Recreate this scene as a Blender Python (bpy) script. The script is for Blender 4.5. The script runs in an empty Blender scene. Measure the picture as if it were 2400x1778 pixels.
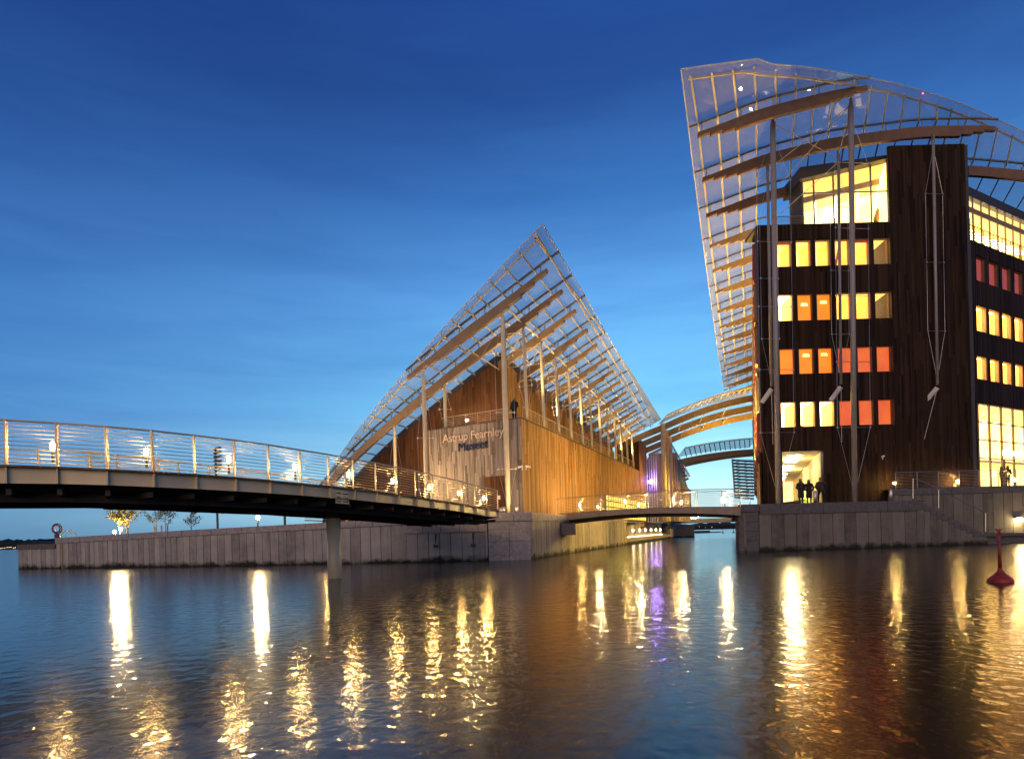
import bpy, bmesh, math, random
from mathutils import Vector, Matrix
random.seed(7)
R = math.radians
sc = bpy.context.scene
col = sc.collection

# ---------------------------------------------------------------- camera, sky, sun, exposure
HC = 1.7                      # camera height above the water
F, CU, CV, RHO = 1500.0, 1200.0, 1251.0, R(1.6)
cc, ss = math.cos(RHO), math.sin(RHO)
cam = bpy.data.objects.new("camera", bpy.data.cameras.new("camera")); col.objects.link(cam)
cam.matrix_world = Matrix(((cc, 0, 0, 0), (0, 0, -1, 0), (0, 0, 0, HC), (0, 0, 0, 1)))
cam.matrix_world = Matrix(((cc, ss, 0, 0), (0, 0, -1, 0), (-ss, cc, 0, HC), (0, 0, 0, 1)))
cam.data.sensor_fit = 'HORIZONTAL'; cam.data.sensor_width = 36
cam.data.lens = F / 2400 * 36
cam.data.shift_y = (CV - 889) / 2400
cam.data.clip_start = 0.05; cam.data.clip_end = 6000
sc.camera = cam
sc.view_settings.view_transform = 'Standard'; sc.view_settings.look = 'None'
sc.view_settings.gamma = 1; sc.view_settings.use_curve_mapping = False
sc.view_settings.exposure = 0.7
sc.cycles.use_denoising = True
sc.cycles.max_bounces = 6; sc.cycles.diffuse_bounces = 2; sc.cycles.glossy_bounces = 3
sc.cycles.transparent_max_bounces = 16; sc.cycles.sample_clamp_indirect = 60
sc.cycles.caustics_reflective = False; sc.cycles.caustics_refractive = False

w = bpy.data.worlds.new("World"); sc.world = w; w.use_nodes = True
nt = w.node_tree; nt.nodes.clear()
def N(t, ty, **kw):
    n = t.nodes.new(ty)
    for k, v in kw.items(): setattr(n, k, v)
    return n
def ramp(t, stops, interp='LINEAR'):
    n = N(t, 'ShaderNodeValToRGB'); r = n.color_ramp; r.interpolation = interp
    while len(r.elements) < len(stops): r.elements.new(0.5)
    for e, (p, c) in zip(r.elements, stops):
        e.position = p; e.color = (*c, 1) if len(c) == 3 else c
    return n
def math_(t, op, a, b=None, clamp=False):
    n = N(t, 'ShaderNodeMath', operation=op, use_clamp=clamp)
    for i, x in enumerate((a, b)):
        if x is None: continue
        if isinstance(x, (int, float)): n.inputs[i].default_value = x
        else: t.links.new(x, n.inputs[i])
    return n.outputs[0]
L = nt.links
tc = N(nt, 'ShaderNodeTexCoord'); sx = N(nt, 'ShaderNodeSeparateXYZ'); L.new(tc.outputs['Generated'], sx.inputs[0])
zc = math_(nt, 'MAXIMUM', sx.outputs[2], 0.0)
# dusk sky by elevation: away from the afterglow and towards it
far = ramp(nt, [(0, (.045, .12, .21)), (.06, (.046, .165, .33)), (.16, (.034, .14, .36)), (.30, (.026, .112, .32)), (.42, (.015, .068, .235)), (.58, (.006, .032, .145)), (1, (.004, .018, .10))])
glow = ramp(nt, [(0, (.16, .42, .60)), (.035, (.40, .72, .80)), (.10, (.30, .62, .76)), (.19, (.13, .42, .68)), (.34, (.075, .26, .56)), (.46, (.024, .115, .34)), (.57, (.009, .050, .20)), (.7, (.007, .04, .2)), (1, (.004, .018, .10))])
L.new(zc, far.inputs[0]); L.new(zc, glow.inputs[0])
AZ = (1600 - 1200) / F; ga = Vector((AZ, 1, 0)).normalized()
hl = math_(nt, 'SQRT', math_(nt, 'ADD', math_(nt, 'MULTIPLY', sx.outputs[0], sx.outputs[0]), math_(nt, 'MULTIPLY', sx.outputs[1], sx.outputs[1])))
dt = math_(nt, 'DIVIDE', math_(nt, 'ADD', math_(nt, 'MULTIPLY', sx.outputs[0], ga.x), math_(nt, 'MULTIPLY', sx.outputs[1], ga.y)), math_(nt, 'MAXIMUM', hl, .001))
azf = math_(nt, 'POWER', math_(nt, 'MULTIPLY', math_(nt, 'ADD', dt, 1.0), 0.5, True), 9.0)
mp = N(nt, 'ShaderNodeMapping'); mp.inputs['Scale'].default_value = (1.6, 1.6, 11); L.new(tc.outputs['Generated'], mp.inputs[0])
nz = N(nt, 'ShaderNodeTexNoise'); nz.inputs['Scale'].default_value = 2.0; nz.inputs['Detail'].default_value = 6; nz.inputs['Roughness'].default_value = .55
nz.inputs['Distortion'].default_value = .4
L.new(mp.outputs[0], nz.inputs['Vector'])
mix = N(nt, 'ShaderNodeMix', data_type='RGBA'); L.new(azf, mix.inputs[0]); L.new(far.outputs[0], mix.inputs[6]); L.new(glow.outputs[0], mix.inputs[7])
cl = ramp(nt, [(0.40, (1, 1, 1)), (0.72, (.52, .66, .80))]); L.new(nz.outputs[0], cl.inputs[0])
mul = N(nt, 'ShaderNodeMix', data_type='RGBA', blend_type='MULTIPLY'); mul.inputs[0].default_value = .5
L.new(mix.outputs[2], mul.inputs[6]); L.new(cl.outputs[0], mul.inputs[7])
bg = N(nt, 'ShaderNodeBackground'); bg.inputs[1].default_value = .98; L.new(mul.outputs[2], bg.inputs[0])
# the physical sky adds its faint last light with the sun just below the horizon
ns = N(nt, 'ShaderNodeTexSky', sky_type='NISHITA', sun_disc=False); ns.sun_elevation = R(-3); ns.sun_rotation = R(16)
bg2 = N(nt, 'ShaderNodeBackground'); bg2.inputs[1].default_value = .08; L.new(ns.outputs[0], bg2.inputs[0])
ad = N(nt, 'ShaderNodeAddShader'); L.new(bg.outputs[0], ad.inputs[0]); L.new(bg2.outputs[0], ad.inputs[1])
wo = N(nt, 'ShaderNodeOutputWorld'); L.new(ad.outputs[0], wo.inputs[0])

# very weak, very soft warm light of the town behind the camera
sun = bpy.data.objects.new("sun", bpy.data.lights.new("sun", 'SUN')); col.objects.link(sun)
sun.data.energy = .92; sun.data.color = (1, .66, .38); sun.data.angle = R(60)
sun.rotation_euler = Vector((.25, 1, -.30)).to_track_quat('-Z', 'Y').to_euler()

# ---------------------------------------------------------------- placing by ray: pixel of the photograph -> point in the place
def ray(u, v):
    xc, yc = (u - CU) / F, -(v - CV) / F
    return xc * cc + yc * ss, -xc * ss + yc * cc
def P(u, v, D):
    rx, rz = ray(u, v); return Vector((rx * D, D, HC + rz * D))
def PV(u, v, p, d):
    rx, rz = ray(u, v); t = (rx * p[1] - p[0]) / (d[0] - rx * d[1]); Y = p[1] + t * d[1]
    return Vector((rx * Y, Y, HC + rz * Y))
def PZ(u, v, z):
    rx, rz = ray(u, v); D = (z - HC) / rz; return Vector((rx * D, D, z))
def interp(x, tab):
    if x <= tab[0][0]:
        (x0, y0), (x1, y1) = tab[0], tab[1]
    elif x >= tab[-1][0]:
        (x0, y0), (x1, y1) = tab[-2], tab[-1]
    else:
        for (x0, y0), (x1, y1) in zip(tab, tab[1:]):
            if x0 <= x <= x1: break
    return y0 + (y1 - y0) * (x - x0) / (x1 - x0)

# ---------------------------------------------------------------- materials
M = {}
def new_mat(name):
    m = bpy.data.materials.new(name); m.use_nodes = True; t = m.node_tree
    b = t.nodes['Principled BSDF']; M[name] = m
    return m, t, b
def plain(name, c, rough=.5, metal=0, noise=.25, scale=3.0, bump=0.0, spec=.5):
    m, t, b = new_mat(name)
    b.inputs['Roughness'].default_value = rough; b.inputs['Metallic'].default_value = metal
    b.inputs['Specular IOR Level'].default_value = spec
    o = N(t, 'ShaderNodeTexCoord'); n = N(t, 'ShaderNodeTexNoise'); n.inputs['Scale'].default_value = scale; n.inputs['Detail'].default_value = 6
    t.links.new(o.outputs['Object'], n.inputs['Vector'])
    r = ramp(t, [(.3, tuple(x * (1 - noise) for x in c)), (.7, tuple(min(1, x * (1 + noise * .6)) for x in c))])
    t.links.new(n.outputs[0], r.inputs[0]); t.links.new(r.outputs[0], b.inputs['Base Color'])
    if bump:
        bp = N(t, 'ShaderNodeBump'); bp.inputs['Strength'].default_value = bump; bp.inputs['Distance'].default_value = .02
        n2 = N(t, 'ShaderNodeTexNoise'); n2.inputs['Scale'].default_value = scale * 7; n2.inputs['Detail'].default_value = 5
        t.links.new(o.outputs['Object'], n2.inputs['Vector'])
        t.links.new(n2.outputs[0], bp.inputs['Height']); t.links.new(bp.outputs[0], b.inputs['Normal'])
    return m
def glowm(name, c, s, tex=None):
    m, t, b = new_mat(name)
    b.inputs['Base Color'].default_value = (*[min(.8, x) for x in c], 1)
    b.inputs['Emission Color'].default_value = (*c, 1); b.inputs['Emission Strength'].default_value = s
    if tex:
        o = N(t, 'ShaderNodeTexCoord'); n = N(t, 'ShaderNodeTexNoise'); n.inputs['Scale'].default_value = tex[0]; n.inputs['Detail'].default_value = 2
        t.links.new(o.outputs['Object'], n.inputs['Vector'])
        r = ramp(t, [(.3, tex[1]), (.7, c)]); t.links.new(n.outputs[0], r.inputs[0]); t.links.new(r.outputs[0], b.inputs['Emission Color'])
    return m
def wood(name, c, contrast=.5, rough=.7):
    """vertical boards: every board carries its own shade in the attribute, grain runs up the board"""
    m, t, b = new_mat(name); b.inputs['Roughness'].default_value = rough; b.inputs['Specular IOR Level'].default_value = .12
    o = N(t, 'ShaderNodeTexCoord'); mp = N(t, 'ShaderNodeMapping'); mp.inputs['Scale'].default_value = (14, 14, .7)
    n = N(t, 'ShaderNodeTexNoise'); n.inputs['Scale'].default_value = 1.6; n.inputs['Detail'].default_value = 7
    t.links.new(o.outputs['Object'], mp.inputs[0]); t.links.new(mp.outputs[0], n.inputs['Vector'])
    a = N(t, 'ShaderNodeAttribute', attribute_name='shade')
    n2 = N(t, 'ShaderNodeTexNoise'); n2.inputs['Scale'].default_value = .25; n2.inputs['Detail'].default_value = 4
    t.links.new(o.outputs['Object'], n2.inputs['Vector'])
    v = math_(t, 'ADD', math_(t, 'MULTIPLY', a.outputs['Fac'], contrast), math_(t, 'MULTIPLY', n.outputs[0], .8))
    v = math_(t, 'ADD', v, math_(t, 'MULTIPLY', n2.outputs[0], .5))
    v = math_(t, 'DIVIDE', v, contrast + 1.3)
    r = ramp(t, [(.2, tuple(x * .28 for x in c)), (.5, c), (.8, tuple(min(1, x * 1.7) for x in c))])
    t.links.new(v, r.inputs[0]); t.links.new(r.outputs[0], b.inputs['Base Color'])
    bp = N(t, 'ShaderNodeBump'); bp.inputs['Strength'].default_value = .4; bp.inputs['Distance'].default_value = .01
    t.links.new(n.outputs[0], bp.inputs['Height']); t.links.new(bp.outputs[0], b.inputs['Normal'])
    return m
def concrete(name, c):
    """cast concrete: blotches, streaks running down, a dark green tide line at the water"""
    m, t, b = new_mat(name); b.inputs['Roughness'].default_value = .85
    g = N(t, 'ShaderNodeNewGeometry'); sp = N(t, 'ShaderNodeSeparateXYZ'); t.links.new(g.outputs['Position'], sp.inputs[0])
    n = N(t, 'ShaderNodeTexNoise'); n.inputs['Scale'].default_value = 1.1; n.inputs['Detail'].default_value = 9; n.inputs['Roughness'].default_value = .65
    t.links.new(g.outputs['Position'], n.inputs['Vector'])
    mp = N(t, 'ShaderNodeMapping'); mp.inputs['Scale'].default_value = (5, 5, .35); t.links.new(g.outputs['Position'], mp.inputs[0])
    n2 = N(t, 'ShaderNodeTexNoise'); n2.inputs['Scale'].default_value = 1; n2.inputs['Detail'].default_value = 5; t.links.new(mp.outputs[0], n2.inputs['Vector'])
    a = N(t, 'ShaderNodeAttribute', attribute_name='shade')
    v = math_(t, 'ADD', math_(t, 'MULTIPLY', n.outputs[0], .9), math_(t, 'MULTIPLY', n2.outputs[0], .7))
    v = math_(t, 'ADD', v, math_(t, 'MULTIPLY', a.outputs['Fac'], .45))
    v = math_(t, 'MULTIPLY', v, .50)
    r = ramp(t, [(.25, tuple(x * .35 for x in c)), (.45, tuple(x * .85 for x in c)), (.7, tuple(x * 1.25 for x in c))])
    t.links.new(v, r.inputs[0])
    tide = math_(t, 'SUBTRACT', math_(t, 'ADD', .40, math_(t, 'MULTIPLY', math_(t, 'SUBTRACT', n.outputs[0], .5), 1.3)), sp.outputs[2])
    tide = math_(t, 'MULTIPLY', tide, 3.2, True)
    mx = N(t, 'ShaderNodeMix', data_type='RGBA'); mx.inputs[7].default_value = (.012, .014, .006, 1)
    t.links.new(tide, mx.inputs[0]); t.links.new(r.outputs[0], mx.inputs[6]); t.links.new(mx.outputs[2], b.inputs['Base Color'])
    bp = N(t, 'ShaderNodeBump'); bp.inputs['Strength'].default_value = .5; bp.inputs['Distance'].default_value = .03
    n3 = N(t, 'ShaderNodeTexNoise'); n3.inputs['Scale'].default_value = 9; n3.inputs['Detail'].default_value = 6; t.links.new(g.outputs['Position'], n3.inputs['Vector'])
    t.links.new(n3.outputs[0], bp.inputs['Height']); t.links.new(bp.outputs[0], b.inputs['Normal'])
    return m
plain('glulam', (.27, .185, .115), .6, noise=.18, scale=2, bump=.2)
plain('glulam_dark', (.16, .085, .045), .6, noise=.2, scale=2, bump=.2)
plain('cream_steel', (.60, .52, .36), .42, noise=.1, scale=2)
plain('white_steel', (.62, .60, .58), .38, noise=.1)
plain('mast_steel', (.26, .24, .23), .38, noise=.1)
plain('rafter_steel', (.15, .14, .14), .5)
plain('stainless', (.58, .54, .48), .28, metal=.85, noise=.12)
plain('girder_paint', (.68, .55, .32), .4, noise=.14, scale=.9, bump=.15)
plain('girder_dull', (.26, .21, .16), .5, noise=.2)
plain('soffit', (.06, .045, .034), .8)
plain('timber_deck', (.20, .14, .09), .8, noise=.4)
plain('dark_metal', (.03, .03, .035), .5, metal=.3)
plain('fascia', (.045, .04, .045), .55)
plain('roofing', (.06, .065, .08), .7)
plain('plaster', (.62, .54, .38), .8, noise=.06)
plain('ring_paint', (.16, .02, .02), .5, noise=.3)
plain('red_paint', (.33, .035, .022), .55, noise=.65, scale=5)
plain('white_plastic', (.75, .75, .72), .4, noise=.05)
plain('coat_black', (.012, .012, .016), .9)
plain('coat_brown', (.05, .03, .022), .9)
plain('scarf_red', (.16, .012, .016), .9)
plain('skin', (.45, .26, .18), .6, noise=.05)
plain('hair_dark', (.02, .012, .009), .7)
plain('hair_fair', (.22, .14, .07), .7)
plain('bark', (.30, .27, .22), .9, noise=.5, scale=12)
plain('leaf_lit', (.34, .26, .05), .7, noise=.4, scale=2)  # lighter copy of leaf; the lamplight on the birches is put into its colour
plain('leaf', (.10, .09, .025), .7, noise=.5, scale=2)
plain('hill_woods', (.010, .016, .016), .95, noise=.5, scale=.05)
plain('granite', (.30, .275, .28), .75, noise=.3, scale=5, bump=.3)
plain('granite_dark', (.11, .10, .10), .75, noise=.3, scale=5, bump=.3)
plain('paving', (.22, .2, .19), .85, noise=.25, scale=1.5)
plain('letter_pale', (.72, .55, .42), .5, noise=.05)
plain('letter_dark', (.012, .022, .07), .4, noise=.1)
plain('panel_red', (.30, .05, .02), .6)
plain('panel_grey', (.30, .30, .31), .6)
plain('ladder_yellow', (.42, .33, .13), .5)
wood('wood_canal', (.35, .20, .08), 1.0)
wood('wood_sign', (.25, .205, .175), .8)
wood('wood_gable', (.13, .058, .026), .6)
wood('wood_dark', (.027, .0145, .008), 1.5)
wood('wood_pass', (.55, .42, .22), .5)
concrete('concrete', (.33, .31, .285)); concrete('concrete_dark', (.16, .145, .12))
glowm('lamp_glass', (1, .60, .18), 620); glowm('lamp_white', (1, .72, .34), 1000); glowm('niche_glow', (1, .82, .5), 26)
glowm('led_line', (1, .80, .36), 7); glowm('ceil_light', (1, .90, .62), 22); glowm('purple_lamp', (.62, .45, 1), 30)
glowm('green_lamp', (.3, 1, .7), 12); glowm('red_lamp', (1, .05, .05), 10); glowm('shore_glow', (1, .7, .35), 4)
glowm('win_pale', (1, .64, .20), 2.4, (1.1, (.55, .27, .06))); glowm('win_white', (1, .72, .25), 8, (1.0, (1, .6, .16)))
glowm('win_orange', (1, .21, .005), .95, (1.0, (.85, .14, .004))); glowm('win_red', (.72, .13, .018), .68, (.9, (.56, .07, .012)))
glowm('win_deep', (.40, .05, .02), .55, (1.0, (.30, .035, .015)))
glowm('room_pale', (1, .63, .18), 4.0, (.5, (.5, .28, .06)))  # room surfaces glow themselves; lamplight and darker sides are put into their emission
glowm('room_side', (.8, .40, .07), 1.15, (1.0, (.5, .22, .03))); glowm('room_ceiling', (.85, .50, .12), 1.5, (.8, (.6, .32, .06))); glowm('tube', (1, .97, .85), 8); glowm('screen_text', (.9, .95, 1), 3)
glowm('lattice_glow', (.75, .80, .18), .55, (2, (.35, .42, .08)))
def glass(name, tint, milk, refl=.5):
    m, t, b = new_mat(name); t.nodes.remove(b)
    o = t.nodes['Material Output']
    tr = N(t, 'ShaderNodeBsdfTransparent'); tr.inputs[0].default_value = (*tint, 1)
    df = N(t, 'ShaderNodeBsdfDiffuse'); df.inputs[0].default_value = (.75, .76, .8, 1)
    tl = N(t, 'ShaderNodeBsdfTranslucent'); tl.inputs[0].default_value = (.75, .76, .8, 1)
    m1 = N(t, 'ShaderNodeMixShader'); m1.inputs[0].default_value = .5; t.links.new(df.outputs[0], m1.inputs[1]); t.links.new(tl.outputs[0], m1.inputs[2])
    m2 = N(t, 'ShaderNodeMixShader'); t.links.new(tr.outputs[0], m2.inputs[1]); t.links.new(m1.outputs[0], m2.inputs[2])
    g = N(t, 'ShaderNodeNewGeometry'); n = N(t, 'ShaderNodeTexNoise'); n.inputs['Scale'].default_value = .35; n.inputs['Detail'].default_value = 4
    t.links.new(g.outputs['Position'], n.inputs['Vector'])
    r = math_(t, 'MULTIPLY', math_(t, 'ADD', math_(t, 'MULTIPLY', n.outputs[0], .4), .8), milk); t.links.new(r, m2.inputs[0])
    gl = N(t, 'ShaderNodeBsdfGlossy'); gl.inputs['Roughness'].default_value = .03
    lw = N(t, 'ShaderNodeLayerWeight'); lw.inputs[0].default_value = .5
    fo = math_(t, 'ADD', math_(t, 'MULTIPLY', math_(t, 'POWER', lw.outputs['Facing'], 5.0), .9), .05)
    m3 = N(t, 'ShaderNodeMixShader'); t.links.new(math_(t, 'MULTIPLY', fo, refl), m3.inputs[0])
    t.links.new(m2.outputs[0], m3.inputs[1]); t.links.new(gl.outputs[0], m3.inputs[2]); t.links.new(m3.outputs[0], o.inputs[0])
glass('roof_glass', (.94, .955, .97), .19, .8); glass('clear_glass', (.93, .96, .94), .03, .8)

# water
m, t, b = new_mat('water')
b.inputs['Base Color'].default_value = (.002, .004, .006, 1); b.inputs['Roughness'].default_value = .06
b.inputs['IOR'].default_value = 1.34; b.inputs['Specular IOR Level'].default_value = .5
g = N(t, 'ShaderNodeNewGeometry')
def wn(scale, sy, det, rough):
    mp = N(t, 'ShaderNodeMapping'); mp.inputs['Scale'].default_value = (1, sy, 1); t.links.new(g.outputs['Position'], mp.inputs[0])
    n = N(t, 'ShaderNodeTexNoise'); n.inputs['Scale'].default_value = scale; n.inputs['Detail'].default_value = det; n.inputs['Roughness'].default_value = rough
    n.inputs['Distortion'].default_value = .3
    t.links.new(mp.outputs[0], n.inputs['Vector']); return n.outputs[0]
h = math_(t, 'ADD', math_(t, 'MULTIPLY', wn(4.2, .8, 1.5, .45), .021), math_(t, 'MULTIPLY', wn(.6, .7, 1, .5), .006))
bp = N(t, 'ShaderNodeBump'); bp.inputs['Strength'].default_value = 1; bp.inputs['Distance'].default_value = 1
t.links.new(h, bp.inputs['Height']); t.links.new(bp.outputs[0], b.inputs['Normal'])
# many small waves averaged over the long exposure: a softer lobe beside the crisp one
b2 = N(t, 'ShaderNodeBsdfPrincipled'); b2.inputs['Base Color'].default_value = (.002, .004, .006, 1); b2.inputs['Roughness'].default_value = .22; b2.inputs['IOR'].default_value = 1.34
bp2 = N(t, 'ShaderNodeBump'); bp2.inputs['Strength'].default_value = .15; bp2.inputs['Distance'].default_value = 1
t.links.new(h, bp2.inputs['Height']); t.links.new(bp2.outputs[0], b2.inputs['Normal'])
mw = N(t, 'ShaderNodeMixShader'); mw.inputs[0].default_value = .64; t.links.new(b.outputs[0], mw.inputs[1]); t.links.new(b2.outputs[0], mw.inputs[2])
t.links.new(mw.outputs[0], t.nodes['Material Output'].inputs[0])

# ---------------------------------------------------------------- building blocks
class MB:
    def __init__(s): s.v = []; s.f = []; s.sh = []
    def add(s, vs, fs, shade=None):
        k = len(s.v); s.v += [tuple(x) for x in vs]; s.f += [tuple(i + k for i in f) for f in fs]
        s.sh += [shade if shade is not None else .5] * len(fs); return s
    def box(s, lo, hi, shade=None):
        x0, y0, z0 = lo; x1, y1, z1 = hi
        return s.add([(x0, y0, z0), (x1, y0, z0), (x1, y1, z0), (x0, y1, z0), (x0, y0, z1), (x1, y0, z1), (x1, y1, z1), (x0, y1, z1)],
                     [(0, 3, 2, 1), (4, 5, 6, 7), (0, 1, 5, 4), (1, 2, 6, 5), (2, 3, 7, 6), (3, 0, 4, 7)], shade)
    def hexa(s, a, shade=None):       # 4 bottom corners + 4 top corners, any shape
        return s.add(a, [(0, 3, 2, 1), (4, 5, 6, 7), (0, 1, 5, 4), (1, 2, 6, 5), (2, 3, 7, 6), (3, 0, 4, 7)], shade)
    def slab(s, p0, p1, z0, z1, th, nrm=None, shade=None):   # upright slab from p0 to p1 (plan), th = thickness away from nrm
        d = Vector((p1[0] - p0[0], p1[1] - p0[1], 0)); n = Vector((-d.y, d.x, 0)).normalized() * th
        za = z0 if isinstance(z0, tuple) else (z0, z0); zb = z1 if isinstance(z1, tuple) else (z1, z1)
        a = [(p0[0], p0[1], za[0]), (p1[0], p1[1], za[1]), (p1[0] + n.x, p1[1] + n.y, za[1]), (p0[0] + n.x, p0[1] + n.y, za[0]),
             (p0[0], p0[1], zb[0]), (p1[0], p1[1], zb[1]), (p1[0] + n.x, p1[1] + n.y, zb[1]), (p0[0] + n.x, p0[1] + n.y, zb[0])]
        return s.hexa(a, shade)
    def bar(s, a, b, w, h, up=(0, 0, 1)):
        a, b = Vector(a), Vector(b); d = (b - a).normalized(); u = Vector(up)
        r = d.cross(u)
        if r.length < 1e-4: r = d.cross(Vector((1, 0, 0)))
        r.normalize(); u = r.cross(d); r *= w / 2; u = u * (h / 2)
        return s.hexa([a - r - u, a + r - u, b + r - u, b - r - u, a - r + u, a + r + u, b + r + u, b - r + u])
    def tube(s, pts, r, n=6, cap=True):
        pts = [Vector(p) for p in pts]; rs = r if isinstance(r, (list, tuple)) else [r] * len(pts)
        vs = []; 
        for i, p in enumerate(pts):
            d = (pts[min(i + 1, len(pts) - 1)] - pts[max(i - 1, 0)]).normalized()
            a = d.cross(Vector((0, 0, 1)))
            if a.length < 1e-3: a = Vector((1, 0, 0))
            a.normalize(); b = d.cross(a)
            vs += [p + (a * math.cos(2 * math.pi * k / n) + b * math.sin(2 * math.pi * k / n)) * rs[i] for k in range(n)]
        fs = [(i * n + k, i * n + (k + 1) % n, (i + 1) * n + (k + 1) % n, (i + 1) * n + k) for i in range(len(pts) - 1) for k in range(n)]
        if cap: fs += [tuple(range(n - 1, -1, -1)), tuple(range((len(pts) - 1) * n, len(pts) * n))]
        return s.add(vs, fs)
    def lathe(s, c, prof, n=16, axis='z'):
        c = Vector(c); vs = []
        for r, z in prof:
            for k in range(n):
                a = 2 * math.pi * k / n
                vs.append(c + (Vector((r * math.cos(a), r * math.sin(a), z)) if axis == 'z' else Vector((r * math.cos(a), z, r * math.sin(a)))))
        fs = [(i * n + k, i * n + (k + 1) % n, (i + 1) * n + (k + 1) % n, (i + 1) * n + k) for i in range(len(prof) - 1) for k in range(n)]
        fs += [tuple(range(n - 1, -1, -1)), tuple(range((len(prof) - 1) * n, len(prof) * n))]
        return s.add(vs, fs)
    def torus(s, c, R_, r, n=20, k=8):
        c = Vector(c); vs = []; fs = []
        for i in range(n):
            a = 2 * math.pi * i / n
            for j in range(k):
                b_ = 2 * math.pi * j / k; q = R_ + r * math.cos(b_)
                vs.append(c + Vector((q * math.cos(a), r * math.sin(b_), q * math.sin(a))))
                fs.append((i * k + j, i * k + (j + 1) % k, ((i + 1) % n) * k + (j + 1) % k, ((i + 1) % n) * k + j))
        return s.add(vs, fs)
    def build(s, name, mat, parent=None, smooth=False, **props):
        me = bpy.data.meshes.new(name); me.from_pydata(s.v, [], s.f); me.materials.append(M[mat])
        at = me.attributes.new('shade', 'FLOAT', 'FACE'); at.data.foreach_set('value', s.sh)
        bm = bmesh.new(); bm.from_mesh(me); bmesh.ops.recalc_face_normals(bm, faces=bm.faces); bm.to_mesh(me); bm.free()
        if smooth:
            me.polygons.foreach_set('use_smooth', [len(p.vertices) <= 4 for p in me.polygons])
        return link(name, me, parent, **props)
WP = {}
def wpos(o):
    return WP.get(o.as_pointer(), Vector((0, 0, 0)))
def link(name, me, parent=None, **props):
    o = bpy.data.objects.new(name, me); col.objects.link(o)
    if parent is not None:
        o.parent = parent; o.location = -wpos(parent); WP[o.as_pointer()] = Vector((0, 0, 0))
    for k, v in props.items(): o[k] = v
    return o
def thing(name, label, cat, loc=(0, 0, 0), group=None):
    o = bpy.data.objects.new(name, None); col.objects.link(o); o.location = loc; WP[o.as_pointer()] = Vector(loc)
    o['label'] = label; o['category'] = cat
    if group: o['group'] = group
    return o
def copy_thing(src, name, loc, label, rot=0, scale=1):
    def cp(o, par):
        c = o.copy(); col.objects.link(c)
        if par is not None: c.parent = par
        for ch in src_children[o.name]: cp(ch, c)
        return c
    src_children = {}
    def gather(o):
        src_children[o.name] = list(o.children)
        for ch in o.children: gather(ch)
    gather(src)
    c = cp(src, None); c.location = loc; c.rotation_euler = (0, 0, rot); c.scale = (scale,) * 3; c['label'] = label
    return c
def xy(p): return Vector((p[0], p[1]))
def board_wall(mb, p0, p1, z0, z1, bw=.14, relief=.02, holes=(), split=(1.5, 4.5), th=.05, face=1, bias=0):
    """vertical boards from p0 to p1 (plan); z0/z1 numbers or functions of the distance; holes = (s0, s1, z0, z1)"""
    p0, p1 = xy(p0), xy(p1); Ln = (p1 - p0).length; d = (p1 - p0) / Ln; n = Vector((d.y, -d.x)) * face
    s = 0
    while s < Ln - 1e-3:
        e = min(Ln, s + bw * random.uniform(.8, 1.2))
        lo = z0(s) if callable(z0) else z0; h0 = z1(s) if callable(z1) else z1; h1 = z1(e) if callable(z1) else z1
        cuts = [(lo, h0, h1)]
        for (a, b, c, dd) in holes:
            if b > s + .01 and a < e - .01:
                nc = []
                for (l, x, y) in cuts:
                    if dd <= l or c >= min(x, y): nc.append((l, x, y)); continue
                    if c > l: nc.append((l, c, c))
                    if dd < min(x, y): nc.append((dd, x, y))
                cuts = nc
        for (l, x, y) in cuts:
            z = l
            while z < min(x, y) - .01:
                q = z + random.uniform(*split); last = q >= min(x, y) - .3
                ta, tb = (x, y) if last else (q, q)
                o = n * random.uniform(0, relief); a, b = p0 + d * s + o, p0 + d * (e - .008) + o; bk = -n * th
                vs = [(a.x, a.y, z), (b.x, b.y, z), (b.x, b.y, tb), (a.x, a.y, ta), (a.x + bk.x, a.y + bk.y, z), (b.x + bk.x, b.y + bk.y, z), (b.x + bk.x, b.y + bk.y, tb), (a.x + bk.x, a.y + bk.y, ta)]
                mb.add(vs, [(0, 1, 2, 3), (0, 3, 7, 4), (1, 5, 6, 2), (3, 2, 6, 7)], min(1, max(0, random.gauss(.5 + bias, .28))))
                z = 1e9 if last else q
        s = e

# ================================================================ SETTING
MB().add([(-1500, -60, 0), (2500, -60, 0), (2500, 3000, 0), (-1500, 3000, 0)], [(0, 1, 2, 3)]).build('water', 'water', kind='structure')
def hill(name, D, pts, depth):
    mb = MB(); top = []; 
    for i, (u, h) in enumerate(pts): top.append((u, h))
    vs = []; n = 0
    for i in range(len(pts) - 1):
        (u0, h0), (u1, h1) = pts[i], pts[i + 1]
        for k in range(14):
            q = k / 14; u = u0 + (u1 - u0) * q; h = (h0 + (h1 - h0) * q) * random.uniform(.82, 1.12); X = (u - 1200) / F * D
            vs += [(X, D, -.5), (X, D + 6, h * .55), (X * 1.02, D + depth * .35, h), (X * 1.1, D + depth, h * .8), (X * 1.15, D + depth * 1.6, -1)]; n += 1
    fs = [(i * 5 + j, (i + 1) * 5 + j, (i + 1) * 5 + j + 1, i * 5 + j + 1) for i in range(n - 1) for j in range(4)]
    mb.add(vs, fs).build(name, 'hill_woods', kind='structure')
hill('hill', 850, [(-500, 14), (-200, 17), (0, 14), (60, 13), (200, 10), (400, 12), (520, 9), (640, 6), (800, 6), (1000, 5)], 120)
hill('far_shore', 1300, [(1450, 7), (1580, 12), (1680, 16), (1760, 12), (2000, 14), (2400, 12)], 150)

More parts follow.
